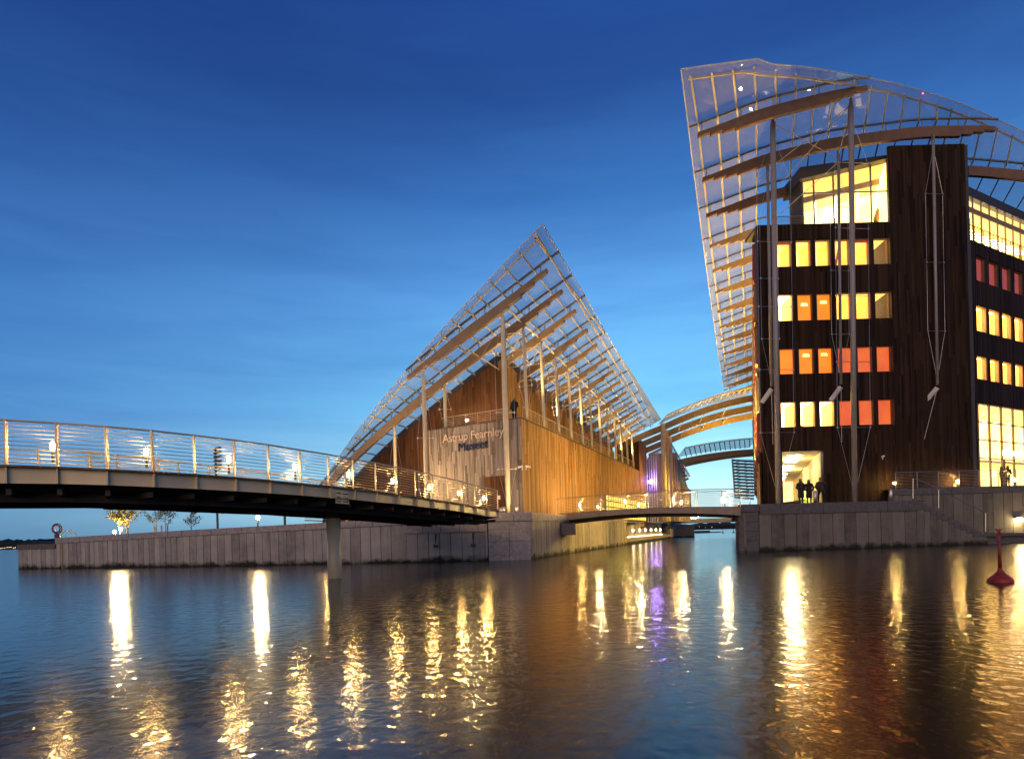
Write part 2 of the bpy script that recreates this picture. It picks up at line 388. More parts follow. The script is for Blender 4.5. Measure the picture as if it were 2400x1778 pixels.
# left quay ground, right quay ground and deck
QL = [(-39.6, 51.3), (-24.0, 46.2), (-12.2, 43.4), (-5.5, 42.4), (1.22, 42.3)]
QC = [(1.22, 42.3), (6.2, 56.6), (14.2, 79.0)]            # canal wall up to the lit recess
zq = lambda x: interp(x, [(-40, 2.3), (-24, 2.62), (-12, 2.85), (1.2, 3.1)])
mb = MB(); g_ = []
line = [(x, y + .45, zq(x) - .02) for x, y in QL]; back = [(-75, 130, 2.4), (-45, 130, 2.7), (-20, 130, 2.9), (0, 130, 3.0), (20, 130, 3.0)]
mb.add(line + back, [(i, i + 1, 6 + i, 5 + i) for i in range(4)])
mb.add([(1.0, 42.75, 3.08), (5.8, 56.6, 3.08), (13.7, 79, 3.05), (30, 125, 3.0), (20, 130, 3.0)], [(0, 1, 2, 3, 4)])
mb.build('quay_ground', 'paving', kind='structure')
QR = [(15.45, 44.2), (34.6, 46.6)]
def qr(u): # front line of the right quay at pixel column u (at the water)
    return PV(u, 1290, QR[0], (QR[1][0] - QR[0][0], QR[1][1] - QR[0][1]))
mb = MB().add([(15.6, 44.5, 3.27), (30.2, 46.3, 3.27), (30.6, 50, 3.27), (60, 60, 3.27), (60, 140, 3.27), (48, 140, 3.27)], [(0, 1, 2, 3, 4, 5)])
mb.build('pavement', 'paving', kind='structure')

# ================================================================ QUAY WALLS (panels and coping stones are parts)
def wall_run(par, line, uj, z0, ztop, cop_h, cop_len, mat='concrete', cmat='granite', panel=True, top=None):
    """panels along a polyline in plan; uj = distances of the joints"""
    pts = [xy(p) for p in line]; ds = [0]
    for a, b in zip(pts, pts[1:]): ds.append(ds[-1] + (b - a).length)
    def at(s):
        for i in range(len(pts) - 1):
            if s <= ds[i + 1] or i == len(pts) - 2:
                return pts[i] + (pts[i + 1] - pts[i]) * ((s - ds[i]) / (ds[i + 1] - ds[i]))
    zt = ztop if callable(ztop) else (lambda x: ztop)
    js = [0]; 
    while js[-1] < ds[-1] - .05: js.append(min(ds[-1], js[-1] + uj(js[-1]) * random.uniform(.95, 1.05)))
    for a, b in zip(js, js[1:]):
        p, q = at(a + .018), at(b - .018); off = random.uniform(0, .025)
        d = (q - p).normalized(); nn = Vector((d.y, -d.x)) * off; p = p + nn; q = q + nn
        MB().slab(p, q, z0, (zt(p.x) - cop_h, zt(q.x) - cop_h), .3, shade=random.random()).build('panel', mat, par)
    bk = MB()
    for a, b in zip(pts, pts[1:]):
        d = (b - a).normalized(); nn = Vector((-d.y, d.x)) * .12
        bk.slab(a + nn, b + nn, z0, (zt(a.x) - cop_h - .01, zt(b.x) - cop_h - .01), .5)
    bk.build('backing', 'concrete_dark', par)
    s = 0
    while s < ds[-1] - .05:
        e = min(ds[-1], s + cop_len * random.uniform(.96, 1.04)); p, q = at(s + .012), at(e - .012); d = (q - p).normalized(); nn = Vector((d.y, -d.x)) * (.1 + random.uniform(0, .012)); p = p + nn; q = q + nn
        MB().slab(p, q, (zt(p.x) - cop_h, zt(q.x) - cop_h), (zt(p.x), zt(q.x)), .62, shade=random.random()).build('coping_stone', cmat, par)
        s = e
ql = thing('quay_wall', 'long pale concrete quay wall below the museum with vertical panels and stone coping', 'quay wall', (-20, 46, 0))
low = [(-39.6, 51.3), (-35.6, 50.0)]
wall_run(ql, low, lambda s: .5, -.6, 1.95, .38, 1.4, cmat='granite_dark')
mid = [(-35.6, 50.0), (-24.0, 46.2), (-12.2, 43.4), (-7.0, 42.62)]
wall_run(ql, mid, lambda s: .42 + s * .011, -.6, zq, .42, 1.25)
rgt = [(-7.0, 42.35), (-5.5, 42.1), (-1.6, 42.0)]
wall_run(ql, rgt, lambda s: .76, -.6, 2.42, .5, 1.2)
MB().slab((-7.0, 42.36), (-7.0, 42.9), -.5, 2.38, .3).slab((-39.62, 51.3), (-39.0, 57), -.5, 1.9, -.3).build('return_wall', 'concrete', ql)
# stone corner blocks beside the canal mouth
blk = MB()
for i, z in enumerate([-.6, .35, 1.25, 2.05]):
    z1 = [.33, 1.23, 2.03, 2.53][i]
    MB().slab((-1.55, 41.95), (-.2, 41.95), z + .0, z1, .5, shade=random.random()).build('corner_block', 'granite', ql)
    MB().slab((-.17, 41.93 - .01 * (i % 2)), (1.22, 42.12), z, z1, .5, shade=random.random()).build('corner_block', 'granite', ql)
MB().box((-1.5, 42.2, -.6), (1.15, 42.75, 2.5)).build('backing', 'concrete_dark', ql)
for a, b in (((-2.3, 41.9), (-1.15, 41.85)), ((-1.12, 41.85), (.1, 41.88)), ((.13, 41.88), (1.35, 42.02))):
    MB().slab(a, b, 2.56, 3.12, .8, shade=random.random()).build('coping_stone', 'granite', ql)
for x in (-5.0, -2.55):  # mooring irons
    MB().tube([(x, 41.95, 1.85), (x, 41.8, 1.5), (x, 41.8, 1.2)], .05).box((x - .14, 41.7, .95), (x + .14, 41.95, 1.15)).build('fender_iron', 'dark_metal', ql)
qc = thing('quay_wall', 'canal side concrete wall below the orange timber wall with panels and step recess', 'quay wall', (4, 50, 0))
wall_run(qc, QC[:2] , lambda s: .62, -.6, 3.1, .55, 1.3)
wall_run(qc, QC[1:], lambda s: 1.0, -.6, 3.0, .3, 2.2)
MB().box((3.8, 49.2, 1.5), (4.9, 51.2, 2.4)).build('bridge_bearing', 'granite_dark', qc)
MB().tube([(11.2, 71.5, 3.9), (12.2, 74, 3.9), (13.7, 76.5, 2.4), (13.9, 77, 1.0)], .05).build('handrail', 'stainless', qc)

# right quay
qrw = thing('quay_wall', 'dark concrete quay wall in front of the office block with stairs running down', 'quay wall', (26, 47, 0))
p_a, p_b, p_c = qr(1781), qr(2197), qr(2312)
for i in range(5):
    z, z1 = -.6 + i * .68, -.6 + (i + 1) * .68 - .02
    a, b, c = qr(1733), qr(1749), qr(1780)
    MB().slab(a, b, z, z1, .5, shade=random.random()).build('corner_block', 'granite_dark', qrw)
    MB().slab(b + Vector((.03, 0, 0)), c, z, z1, .5, shade=random.random()).build('corner_block', 'granite_dark', qrw)
MB().slab(qr(1735) + Vector((0, .2, 0)), qr(1779) + Vector((0, .2, 0)), -.6, 2.75, .3).build('backing', 'concrete_dark', qrw)
MB().slab(Vector((qr(1733).x + .5, qr(1733).y, 0)), (qr(1733).x + 14, qr(1733).y + 38, 0), -.5, 2.7, .3).build('canal_face', 'concrete_dark', qrw)
wall_run(qrw, [p_a, qr(2155)], lambda s: .93, -.6, 3.3, .72, 1.6, mat='concrete_dark', cmat='granite_dark')
wall_run(qrw, [qr(1731), qr(1780)], lambda s: 9, 2.8, 3.3, .5, 1.4, mat='concrete_dark', cmat='granite_dark')
us = [2155, 2169, 2183, 2197, 2211, 2225, 2239, 2253, 2267, 2281, 2296, 2312]
for i in range(len(us) - 1):
    z = 3.12 - i * .235
    a, b = qr(us[i]), qr(us[i + 1] - .6)
    MB().slab(a, b, -.6, z - .42 if i % 3 else z - .5, .4, shade=random.random()).build('panel', 'concrete_dark', qrw)
    MB().slab(a + Vector((0, -.02, 0)), b + Vector((0, -.02, 0)), (z - .40) if i % 3 else z - .48, z, .35, shade=random.random()).build('stair_block', 'granite_dark', qrw)
for i in range(22):
    z = 3.22 - i * .117; x = qr(2158).x + i * (qr(2312).x - qr(2158).x) / 22; y = interp(x, [(qr(2158).x, qr(2158).y), (qr(2312).x, qr(2312).y)])
    MB().box((x, y + .36, z - .13), (x + .36, y + 1.5, z), random.random()).build('step', 'granite_dark', qrw)
MB().box((qr(2158).x, qr(2158).y + .5, -.5), (qr(2312).x, qr(2312).y + 1.7, .5)).build('stair_base', 'concrete_dark', qrw)
# upper terrace wall behind the stairs
qu = thing('quay_wall', 'upper concrete terrace wall behind the quay stairs lit by a wall lamp', 'quay wall', (36, 52, 0))
UW = [(P(2093, 1150, 48.5).x, 48.5), (P(2460, 1150, 48.9).x, 48.9)]
wall_run(qu, UW, lambda s: .77, .2, 4.33, .5, 1.5, mat='concrete_dark', cmat='granite_dark')
MB().slab((UW[0][0] + .02, UW[0][1] + .05), (UW[0][0] + .5, 49.7), 3.2, 4.3, -.3).build('return_wall', 'concrete_dark', qu)
MB().box((qr(2312).x + .02, 47.0, .55), (60, 48.7, .78)).box((qr(2312).x + .02, 47.3, -.6), (60, 48.6, .53)).build('landing_stage', 'granite_dark', qu)
MB().add([(UW[0][0] + .1, UW[0][1] + .3, 4.31), (60, 49.3, 4.31), (60, 75, 4.31), (UW[0][0] + .1, 75, 4.31)], [(0, 1, 2, 3)]).build('terrace_floor', 'paving', kind='structure')

# ================================================================ RAILINGS
def railing(par, pts, n, h=1.15, wires=9, mat='stainless', posts=True, wr=.011, names=('post', 'handrail', 'rail_wires'), pw=.06):
    """pts = foot points; posts as parts, handrail, wires joined in one part"""
    pts = [Vector(p) for p in pts]; up = Vector((0, 0, h))
    if posts:
        for p in pts: MB().bar(p, p + up, pw, pw * .6, (1, 0, 0)).build(names[0], mat, par)
    MB().tube([p + up for p in pts], .032, 6).build(names[1], mat, par)
    mb = MB()
    for k in range(1, wires + 1):
        mb.tube([p + up * (k / (wires + 1)) for p in pts], wr, 4)
    o = mb.build(names[2], mat, par); o['kind'] = 'stuff'
# ================================================================ LEFT FOOTBRIDGE
fb = thing('footbridge', 'large arched steel footbridge with lit wire railing crossing from the left to the museum', 'footbridge', (-6, 28, 0))
posts = [(15, 1091), (135, 1095), (251, 1100.6), (358, 1106), (457, 1112), (550, 1119), (630, 1126), (704, 1133), (770, 1139), (828, 1146), (881, 1152), (930, 1158.5),
         (974, 1164), (1014, 1170.6), (1049, 1175.5), (1083, 1181), (1113, 1187), (1141, 1191), (1167, 1196)]
hs = [107, 103.6, 101, 97, 92, 88, 84, 79, 74.5, 70.5, 67.5, 64, 60.8, 58, 55.3, 52.8, 50.6, 48.6, 47]
gb = [1133, 1134, 1137, 1141.6, 1146, 1151, 1156, 1161, 1166.6, 1171, 1177, 1181, 1186, 1191, 1195, 1199.6, 1204, 1209, 1212]
ft = []
for (u, v), h in zip(posts, hs): ft.append(P(u, v, F * 1.2 / h))
gbz = [P(posts[i][0], gb[i], ft[i].y).z for i in range(19)]
d0 = (ft[0] - ft[1]); 
pre = [ft[0] + d0 * k + Vector((0, 0, -.02 * k * k)) for k in (4, 3, 2, 1)]; FT = pre + ft; GZ = [gbz[0]] * 4 + gbz
nrm = []
for i in range(len(FT)):
    d = FT[min(i + 1, len(FT) - 1)] - FT[max(i - 1, 0)]; nrm.append(Vector((-d.y, d.x, 0)).normalized())
Wd = 6.2
def strip(mb, top, bot):
    vs = [tuple(p) for p in top] + [tuple(p) for p in bot]; n = len(top)
    mb.add(vs, [(i, i + 1, n + i + 1, n + i) for i in range(n - 1)])
mb = MB(); ftop = [p + Vector((0, 0, -.05)) for p in FT]; fbot = [Vector((p.x, p.y, z)) for p, z in zip(FT, GZ)]
strip(mb, ftop, fbot); strip(mb, [p + n * .03 for p, n in zip(ftop, nrm)], [p + n * .03 for p, n in zip(fbot, nrm)])
strip(mb, [p + n * .03 for p, n in zip(fbot, nrm)], [p - n * .12 for p, n in zip(fbot, nrm)]); strip(mb, ftop, [p - n * .12 for p, n in zip(ftop, nrm)])
mb.build('girder', 'girder_paint', fb)
mb = MB(); strip(mb, [p + n * Wd for p, n in zip(ftop, nrm)], [p + n * Wd for p, n in zip(fbot, nrm)]); mb.build('girder', 'girder_paint', fb)
mb = MB()
lip = [p + n * .12 for p, n in zip(fbot, nrm)]; low_ = [p + n * 1.1 + Vector((0, 0, -.16)) for p, n in zip(fbot, nrm)]
lo2 = [p + n * (Wd - 1.1) + Vector((0, 0, -.16)) for p, n in zip(fbot, nrm)]; lo3 = [p + n * Wd for p, n in zip(fbot, nrm)]
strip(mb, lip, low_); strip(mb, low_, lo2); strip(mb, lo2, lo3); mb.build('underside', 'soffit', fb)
mb = MB()
for k in (1.3, 3.0, 4.7):
    strip(mb, [p + n * k + Vector((0, 0, -.1)) for p, n in zip(fbot, nrm)], [p + n * k + Vector((0, 0, -.42)) for p, n in zip(fbot, nrm)])
    strip(mb, [p + n * (k - .12) + Vector((0, 0, -.42)) for p, n in zip(fbot, nrm)], [p + n * (k + .12) + Vector((0, 0, -.42)) for p, n in zip(fbot, nrm)])
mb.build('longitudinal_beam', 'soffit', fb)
for i in range(0, len(FT)):
    a, b = fbot[i] + nrm[i] * .2 + Vector((0, 0, -.2)), fbot[i] + nrm[i] * (Wd - .2) + Vector((0, 0, -.2))
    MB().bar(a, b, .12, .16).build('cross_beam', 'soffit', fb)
    MB().bar(fbot[i] - nrm[i] * .06, ftop[i] - nrm[i] * .06, .035, .12, nrm[i]).build('stiffener', 'girder_paint', fb)
mb = MB(); strip(mb, [p + Vector((0, 0, -.01)) for p in FT], [p + n * Wd + Vector((0, 0, -.01)) for p, n in zip(FT, nrm)]); strip(mb, [p + Vector((0, 0, -.045)) for p in FT], [p + n * Wd + Vector((0, 0, -.045)) for p, n in zip(FT, nrm)])
mb.build('deck', 'timber_deck', fb)
mb = MB()
for a, b in zip(FT, FT[1:]):      # ends of the deck planks show as small teeth
    for k in range(9):
        q = a.lerp(b, (k + .5) / 9); d = (b - a).normalized(); mb.bar(q - d * .055, q + d * .055, .16, .05)
mb.build('plank_ends', 'timber_deck', fb, kind='stuff')
railing(fb, FT, 0, 1.2, 10, 'cream_steel', wr=.012, pw=.085)
bk = []
for i in range(0, len(FT) - 1): bk += [FT[i] + nrm[i] * (Wd - .05)]
railing(fb, bk, 0, 1.2, 7, 'cream_steel', wr=.012, names=('back_post', 'handrail', 'rail_wires'), pw=.07)
mb = MB()
for s in (-1, 1):
    for r in range(3):
        for k in range(3): 
            q = P(803 + s * 8 + (r - 1) * 3.4, 1158.5 + k * 6 - 1, 0) if 0 else None
q0 = ft[8].lerp(ft[9], .25); q1 = ft[8].lerp(ft[9], .78); dd = (q1 - q0)
MB().hexa([q0 + Vector((0, 0, -.62)) - nrm[12] * .02, q1 + Vector((0, 0, -.62)) - nrm[12] * .02, q1 + Vector((0, 0, -.62)), q0 + Vector((0, 0, -.62)),
           q0 + Vector((0, 0, -.14)) - nrm[12] * .02, q1 + Vector((0, 0, -.14)) - nrm[12] * .02, q1 + Vector((0, 0, -.14)), q0 + Vector((0, 0, -.14))]).build('splice_plate', 'girder_paint', fb)
mb = MB()
for a in (.12, .22, .32, .62, .75, .88):
    for z in (-.22, -.38, -.54):
        q = q0 + dd * a + Vector((0, 0, z)) - nrm[12] * .03; mb.box((q.x - .022, q.y - .02, q.z - .022), (q.x + .022, q.y + .02, q.z + .022))
mb.build('bolts', 'dark_metal', fb, kind='stuff')
pc = PZ(785, 1354, 0)
MB().tube([(pc.x, pc.y, -1), (pc.x, pc.y, 2.6)], .3, 24).build('pier', 'cream_steel', fb, smooth=True)
MB().tube([(pc.x, pc.y, 2.6), (pc.x, pc.y, 3.1)], [.30, .26], 24).box((pc.x - .8, pc.y - 1.2, 3.02), (pc.x + .8, pc.y + 1.2, 3.2)).build('pier_cap', 'soffit', fb)
def bridge_lamp(par, p, s=1.0, mat='lamp_glass'):
    h = MB().tube([p, p + Vector((0, 0, .36 * s))], .035 * s, 6).lathe(p + Vector((0, 0, .58 * s)), [(.06 * s, 0), (.06 * s, .03 * s)], 10).build('lamp', 'dark_metal', par)
    MB().lathe(p + Vector((0, 0, .37 * s)), [(.035 * s, 0), (.045 * s, .04 * s), (.045 * s, .15 * s), (.035 * s, .19 * s)], 12).build('lamp_glass', mat, h)
    return h
for i, s in ((1, 1), (3, 1), (5, 1), (7, 1), (9, 1), (11, 1), (13, 1), (15, 1), (17, 1)):
    p = ft[i]; d = (ft[i + 1] - ft[i - 1]).normalized()
    bridge_lamp(fb, p - d * .12 + nrm[i + 4] * .12 + Vector((0, 0, .12)), 1.0)

# ================================================================ MUSEUM
mu = thing('museum', 'timber clad museum with a pointed glass sail roof on masts beside the canal', 'museum', (1, 46, 3))
GX = Vector((-1, .6)); CX = Vector((.393, 1)); MO = Vector((1.23, 46.5))
def S2(a, b): return MO + GX * a + CX * b
prof_t = [(-3.9, 1.85), (-2.8, 1.4), (0, 0), (3.2, -1.5), (6.2, -3.15), (9.3, -4.9), (12.9, -7.1), (16.6, -9.75), (19, -11.9), (21.7, -14.9)]
def prof(a):
    return sum(interp(a + k, prof_t) for k in (-.9, -.45, 0, .45, .9)) / 5
zm_t = [(-7, 17.35), (-3.1, 17.2), (0, 17.0), (3.65, 16.95), (7.2, 16.65), (10.7, 16.5), (14.3, 16.3), (17.6, 16.05), (21.2, 15.9), (24.7, 15.6), (28.1, 15.3), (31.4, 15.0), (34.5, 14.7), (38, 14.4), (50, 13.4)]
zm = lambda b: interp(b, zm_t)
BS = [-3.1, 0, 3.65, 7.2, 10.7, 14.3, 17.6, 21.2, 24.7, 28.1, 31.4, 34.5, 38]
def sheet(a, b): 
    p = S2(a, b); return Vector((p.x, p.y, prof(a) + zm(b) + 1.0))
a_edge = lambda b: -3.5 + .03 * (b + 3)
b_front = lambda a: -6.3 + .30 * (a + 3.46)
A_UW, B_G = 3.2, 3.65
def beam(par, name, mat, base, dirv, zf, a0, a1, dep, width, steps0=0, steps1=0, n=14, step_len=.75):
    """curved laminated beam in a vertical plane; the underside steps up towards an end"""
    dirv = Vector(dirv); un = math.sqrt(dirv.x ** 2 + dirv.y ** 2); sd = Vector((-dirv.y, dirv.x)).normalized() * width / 2
    def depth(a):
        d = 1.0
        if steps0: d = min(d, .38 + .22 * (int((a - a0) * un / step_len) ))
        if steps1: d = min(d, .38 + .22 * (int((a1 - a) * un / step_len) ))
        return dep * min(1, max(.38, d))
    cuts = {a0, a1}
    for k in range(n + 1): cuts.add(a0 + (a1 - a0) * k / n)
    for k in range(1, 4):
        for st, a_ in ((steps0, a0 + k * step_len / un), (steps1, a1 - k * step_len / un)):
            if st and a0 < a_ < a1: cuts.add(a_)
    cs = sorted(cuts); mb = MB()
    for p, q in zip(cs, cs[1:]):
        if q - p < 1e-4: continue
        d = depth((p + q) / 2)
        A, B = Vector(base) + dirv * p, Vector(base) + dirv * q; za, zb = zf(p) + dep / 2, zf(q) + dep / 2
        mb.hexa([(A.x - sd.x, A.y - sd.y, za - d), (B.x - sd.x, B.y - sd.y, zb - d), (B.x + sd.x, B.y + sd.y, zb - d), (A.x + sd.x, A.y + sd.y, za - d),
                 (A.x - sd.x, A.y - sd.y, za), (B.x - sd.x, B.y - sd.y, zb), (B.x + sd.x, B.y + sd.y, zb), (A.x + sd.x, A.y + sd.y, za)])
    return mb.build(name, mat, par)
for i, b_ in enumerate(BS):
    if i == 0: a0, a1, s0, s1 = -2.75, 7.45, 1, 1
    elif i == 1: a0, a1, s0, s1 = -2.75, 19.5, 1, 0
    else: a0, a1, s0, s1 = -2.75 + .03 * b_, A_UW + .15, 1, 0
    bm_ = beam(mu, 'roof_beam', 'glulam', S2(0, b_), GX, lambda a, b_=b_: prof(a) + zm(b_), a0, a1, .72, .28, s0, s1, 12, 1.0)
    for a in [x * 1.9 + a0 + .4 for x in range(int((a1 - a0) / 1.9) + 1)]:
        p = S2(a, b_); z = prof(a) + zm(b_)
        MB().tube([(p.x, p.y, z + .3), (p.x, p.y, z + .98)], .035, 5).build('hanger', 'rafter_steel', bm_)
    # rafter above the beam, carrying the glass
    ae = a_edge(b_); aend = 7.6 if i == 0 else (20.5 if i == 1 else A_UW)
    pts = [sheet(ae + (aend - ae) * k / 12, b_) + Vector((0, 0, -.08)) for k in range(13)]
    mb = MB()
    for p, q in zip(pts, pts[1:]): mb.bar(p, q, .12, .12)
    mb.build('rafter', 'rafter_steel', mu)
# columns of the glass grid
colsA = [-3.0 + 1.05 * k for k in range(24)]
for k, a in enumerate(colsA):
    rows = [b_front(a)] + [b for b in BS if b > b_front(a) + .3]
    if a > A_UW: rows = [b for b in rows if b <= B_G + .01]
    else: rows += [41.6]
    pts = [sheet(a, b) + Vector((0, 0, -.16)) for b in rows if a > a_edge(b) + .05]
    if len(pts) > 1: MB().tube(pts, .062, 6).build('purlin', 'cream_steel', mu)
# edge tubes: canal edge and front edge
rr = [b_front(-3.2)] + BS + [41.6]
MB().tube([sheet(a_edge(b) + .45, b) + Vector((0, 0, -.2)) for b in rr], .07, 6).build('edge_tube', 'cream_steel', mu)
MB().tube([sheet(a, b_front(a) + .5) + Vector((0, 0, -.2)) for a in [-3.0 + k * 1.0 for k in range(24)]], .06, 6).build('edge_tube', 'cream_steel', mu)
MB().tube([sheet(a, b_front(a)) + Vector((0, 0, -.0)) for a in [-3.5 + k * 1.0 for k in range(25)]], .03, 5).build('glass_edge', 'white_steel', mu)
MB().tube([sheet(a_edge(b), b) for b in rr], .03, 5).build('glass_edge', 'white_steel', mu)
def pane(par, c, name='roof_pane', mat='roof_glass', th=.03):
    c = [Vector(x) for x in c]; ce = sum(c, Vector()) / len(c); c = [ce + (x - ce) * .988 for x in c]
    n = len(c); up = Vector((0, 0, th))
    MB().add(c + [x + up for x in c], [tuple(range(n - 1, -1, -1)), tuple(range(n, 2 * n))] + [(i, (i + 1) % n, n + (i + 1) % n, n + i) for i in range(n)]).build(name, mat, par)
ca = [None] + colsA
for k in range(len(colsA)):
    aR = colsA[k]; aL = colsA[k - 1] if k else None
    mid_a = aR if aL is None else (aL + aR) / 2
    rows = [None] + [b for b in BS if b > b_front(mid_a) + .6]
    rows = [b for b in rows if b is None or (mid_a < A_UW or b <= B_G + .01)]
    if mid_a < A_UW: rows.append(41.6)
    for b0, b1 in zip(rows, rows[1:]):
        def pt(a, b): 
            bb = b_front(a) if b is None else b
            return sheet(a, bb)
        def lft(b): return (a_edge(b if b is not None else -6.3)) if aL is None else aL
        pane(mu, [pt(lft(b0), b0), pt(lft(b1), b1), pt(aR, b1), pt(aR, b0)])
# opaque roof over the galleries and its fascia
mb = MB(); aa = [A_UW + k * (21.3 - A_UW) / 18 for k in range(19)]; bb = [B_G + .05, 12, 24, 36, 42]
up = Vector((0, 0, .1)); dn = Vector((0, 0, -.45))
gr = [[sheet(a, b) for b in bb] for a in aa]
vs = [p + up for r in gr for p in r] + [p + dn for r in gr for p in r]; nb = len(bb); tot = len(aa) * nb; fs = []
for i in range(len(aa) - 1):
    for j in range(nb - 1):
        q = (i * nb + j, i * nb + j + 1, (i + 1) * nb + j + 1, (i + 1) * nb + j); fs += [q, tuple(x + tot for x in q)]
    fs.append((i * nb, (i + 1) * nb, (i + 1) * nb + tot, i * nb + tot))
for j in range(nb - 1): fs.append((j, j + 1, j + 1 + tot, j + tot))
mb.add(vs, fs).build('roof', 'fascia', mu)
# walls
def wl(name, a0, b0, a1, b1, z0, z1, mat, bw=.14, relief=.02, holes=(), core=True, bias=0, split=(1.5, 4.5)):
    p0, p1 = S2(a0, b0), S2(a1, b1); mb = MB(); board_wall(mb, p0, p1, z0, z1, bw, relief, holes, bias=bias, split=split)
    o = mb.build(name, mat, mu); o['kind'] = 'stuff'; return o
Lg = (S2(21.3, B_G) - S2(A_UW, B_G)).length
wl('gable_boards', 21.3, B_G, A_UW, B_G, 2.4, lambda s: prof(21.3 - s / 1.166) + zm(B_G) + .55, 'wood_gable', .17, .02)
wl('terrace_boards', A_UW, B_G, A_UW, 43, 9.9, lambda s: prof(A_UW) + zm(B_G + s / 1.0745) + .55, 'wood_canal', .14, .015)
AB, BB, ALF = .12, -.55, 7.35
ZT = 10.0
wl('sign_boards', ALF, BB, AB, BB, 3.0, ZT, 'wood_sign', .145, .03, split=(.8, 3.2))
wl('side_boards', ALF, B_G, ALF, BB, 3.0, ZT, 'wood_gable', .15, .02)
wl('canal_boards', AB, BB, AB, 43.4, 3.0, ZT, 'wood_canal', .14, .015, split=(3, 7))
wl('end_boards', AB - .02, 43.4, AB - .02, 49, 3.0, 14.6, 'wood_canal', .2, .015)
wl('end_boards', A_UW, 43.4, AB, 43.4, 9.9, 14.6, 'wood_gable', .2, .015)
# lower corner cladding, slightly proud and browner (doors)
dp0, dp1 = S2(2.95, BB - .04), S2(AB + 1.0, BB - .04)
mb = MB(); board_wall(mb, dp0, dp1, 3.0, 6.0, .145, .02); mb.build('door_boards', 'wood_gable', mu, kind='stuff')
def quad2(a0, b0, a1, b1, z0, z1, th): 
    return MB().slab(S2(a0, b0), S2(a1, b1), z0, z1, th)
cb = MB(); p1, p2, p3, p4 = S2(ALF - .1, BB + .1), S2(AB + .1, BB + .1), S2(AB + .1, 43.3), S2(ALF - .1, 43.3)
cb.hexa([(*p1, 2.9), (*p2, 2.9), (*p3, 2.9), (*p4, 2.9), (*p1, ZT - .06), (*p2, ZT - .06), (*p3, ZT - .06), (*p4, ZT - .06)]).build('core_wall', 'fascia', mu)
cb = MB(); q1, q2, q3, q4 = S2(21.1, B_G + .12), S2(A_UW + .12, B_G + .12), S2(A_UW + .12, 43), S2(21.1, 43)
cb.hexa([(*q1, 2.3), (*q2, 2.3), (*q3, 2.3), (*q4, 2.3), (*q1, sheet(21.1, B_G).z - .6), (*q2, sheet(A_UW, B_G).z - .6), (*q3, sheet(A_UW, 43).z - .6), (*q4, 3.2)]).build('core_wall', 'fascia', mu)
e1, e2, e3, e4 = S2(A_UW, 43.5), S2(AB + .1, 43.5), S2(AB + .1, 48.9), S2(A_UW, 48.9)
MB().hexa([(*e1, 2.9), (*e2, 2.9), (*e3, 2.9), (*e4, 2.9), (*e1, 14.5), (*e2, 14.5), (*e3, 14.5), (*e4, 14.5)]).build('core_wall', 'fascia', mu)
MB().slab(S2(ALF, BB - .03), S2(AB - .02, BB - .03), ZT, ZT + .07, .4).slab(S2(AB - .05, BB), S2(AB - .05, 43.3), ZT, ZT + .07, .4).build('parapet_cap', 'fascia', mu)
# terrace railings
ra = 1.0
pts = [S2(7.0 - k * (7.0 - ra) / 6, .9) for k in range(7)]; railing(mu, [(*p, ZT) for p in pts], 0, 1.2, 8, 'cream_steel', wr=.012, names=('railing_post', 'handrail', 'rail_wires'))
pts = [S2(7.0, .9 + k * 2.6 / 3) for k in range(4)]; railing(mu, [(*p, ZT) for p in pts], 0, 1.2, 8, 'cream_steel', wr=.012, names=('railing_post', 'handrail', 'rail_wires'))
pts = [S2(.55, .9 + k * 1.8) for k in range(24)]; railing(mu, [(*p, ZT) for p in pts], 0, 1.2, 8, 'cream_steel', wr=.013, names=('railing_post', 'handrail', 'rail_wires'))
# masts
def mast(par, top, base, r, levels=(), spread=.55, dirx=(1, 0), mat='cream_steel', name='mast', narrow=True):
    top, base = Vector(top), Vector(base); d = top - base; n = 7
    k = [(0, .55), (.05, .9), (.15, 1), (.5, 1.05), (.85, .95), (.94, .8), (1, .35)] if narrow else [(0, 1), (1, 1)]
    m_ = MB().tube([base + d * a for a, _ in k], [r * s for _, s in k], 12).build(name, mat, par, smooth=True)
    mb = MB().bar(top - Vector((0, 0, .05)), top + Vector((0, 0, .45)), .2, .16); mb.build('bracket', 'rafter_steel' if mat != 'cream_steel' else 'cream_steel', m_)
    dx = Vector((*dirx, 0)).normalized() * spread; dy = Vector((-dx.y, dx.x, 0))
    if levels:
        c = MB(); sp = MB()
        for dv in (dx, -dx):
            pp = [base + d * .02] + [base + d * l + dv for l in levels] + [base + d * .97]
            c.tube(pp, .011, 4)
        for l in levels:
            q = base + d * l; sp.tube([q - dx, q + dx], .022, 5); sp.box(q + dx - Vector((.04, .04, .05)), q + dx + Vector((.04, .04, .05))); sp.box(q - dx - Vector((.04, .04, .05)), q - dx + Vector((.04, .04, .05)))
        c.build('cable', 'stainless', m_); sp.build('spreader', 'stainless', m_)
    return m_
zb = lambda a, b: prof(a) + zm(b) - .25
b1 = S2(.23, -3.1); mast(mu, (*b1, zb(.23, -3.1)), (b1.x, b1.y, 3.1), .175, (.22, .5, .78), .62, (1, .1))
b1 = S2(6.2, -3.1); mast(mu, (*b1, zb(6.2, -3.1)), (b1.x, b1.y, 3.0), .165, (.2, .55), .55, (1, .1))
b1 = S2(6.2, 0); mast(mu, (*b1, zb(6.2, 0)), (b1.x, b1.y, ZT), .13, (.45,), .45, (1, .1))
b1 = S2(10.7, 0); mast(mu, (*b1, zb(10.7, 0)), (b1.x, b1.y, 3.0), .14, (.55,), .5, (1, .1))
b1 = S2(15.6, 0); mast(mu, (*b1, zb(15.6, 0)), (b1.x, b1.y, 3.0), .13)
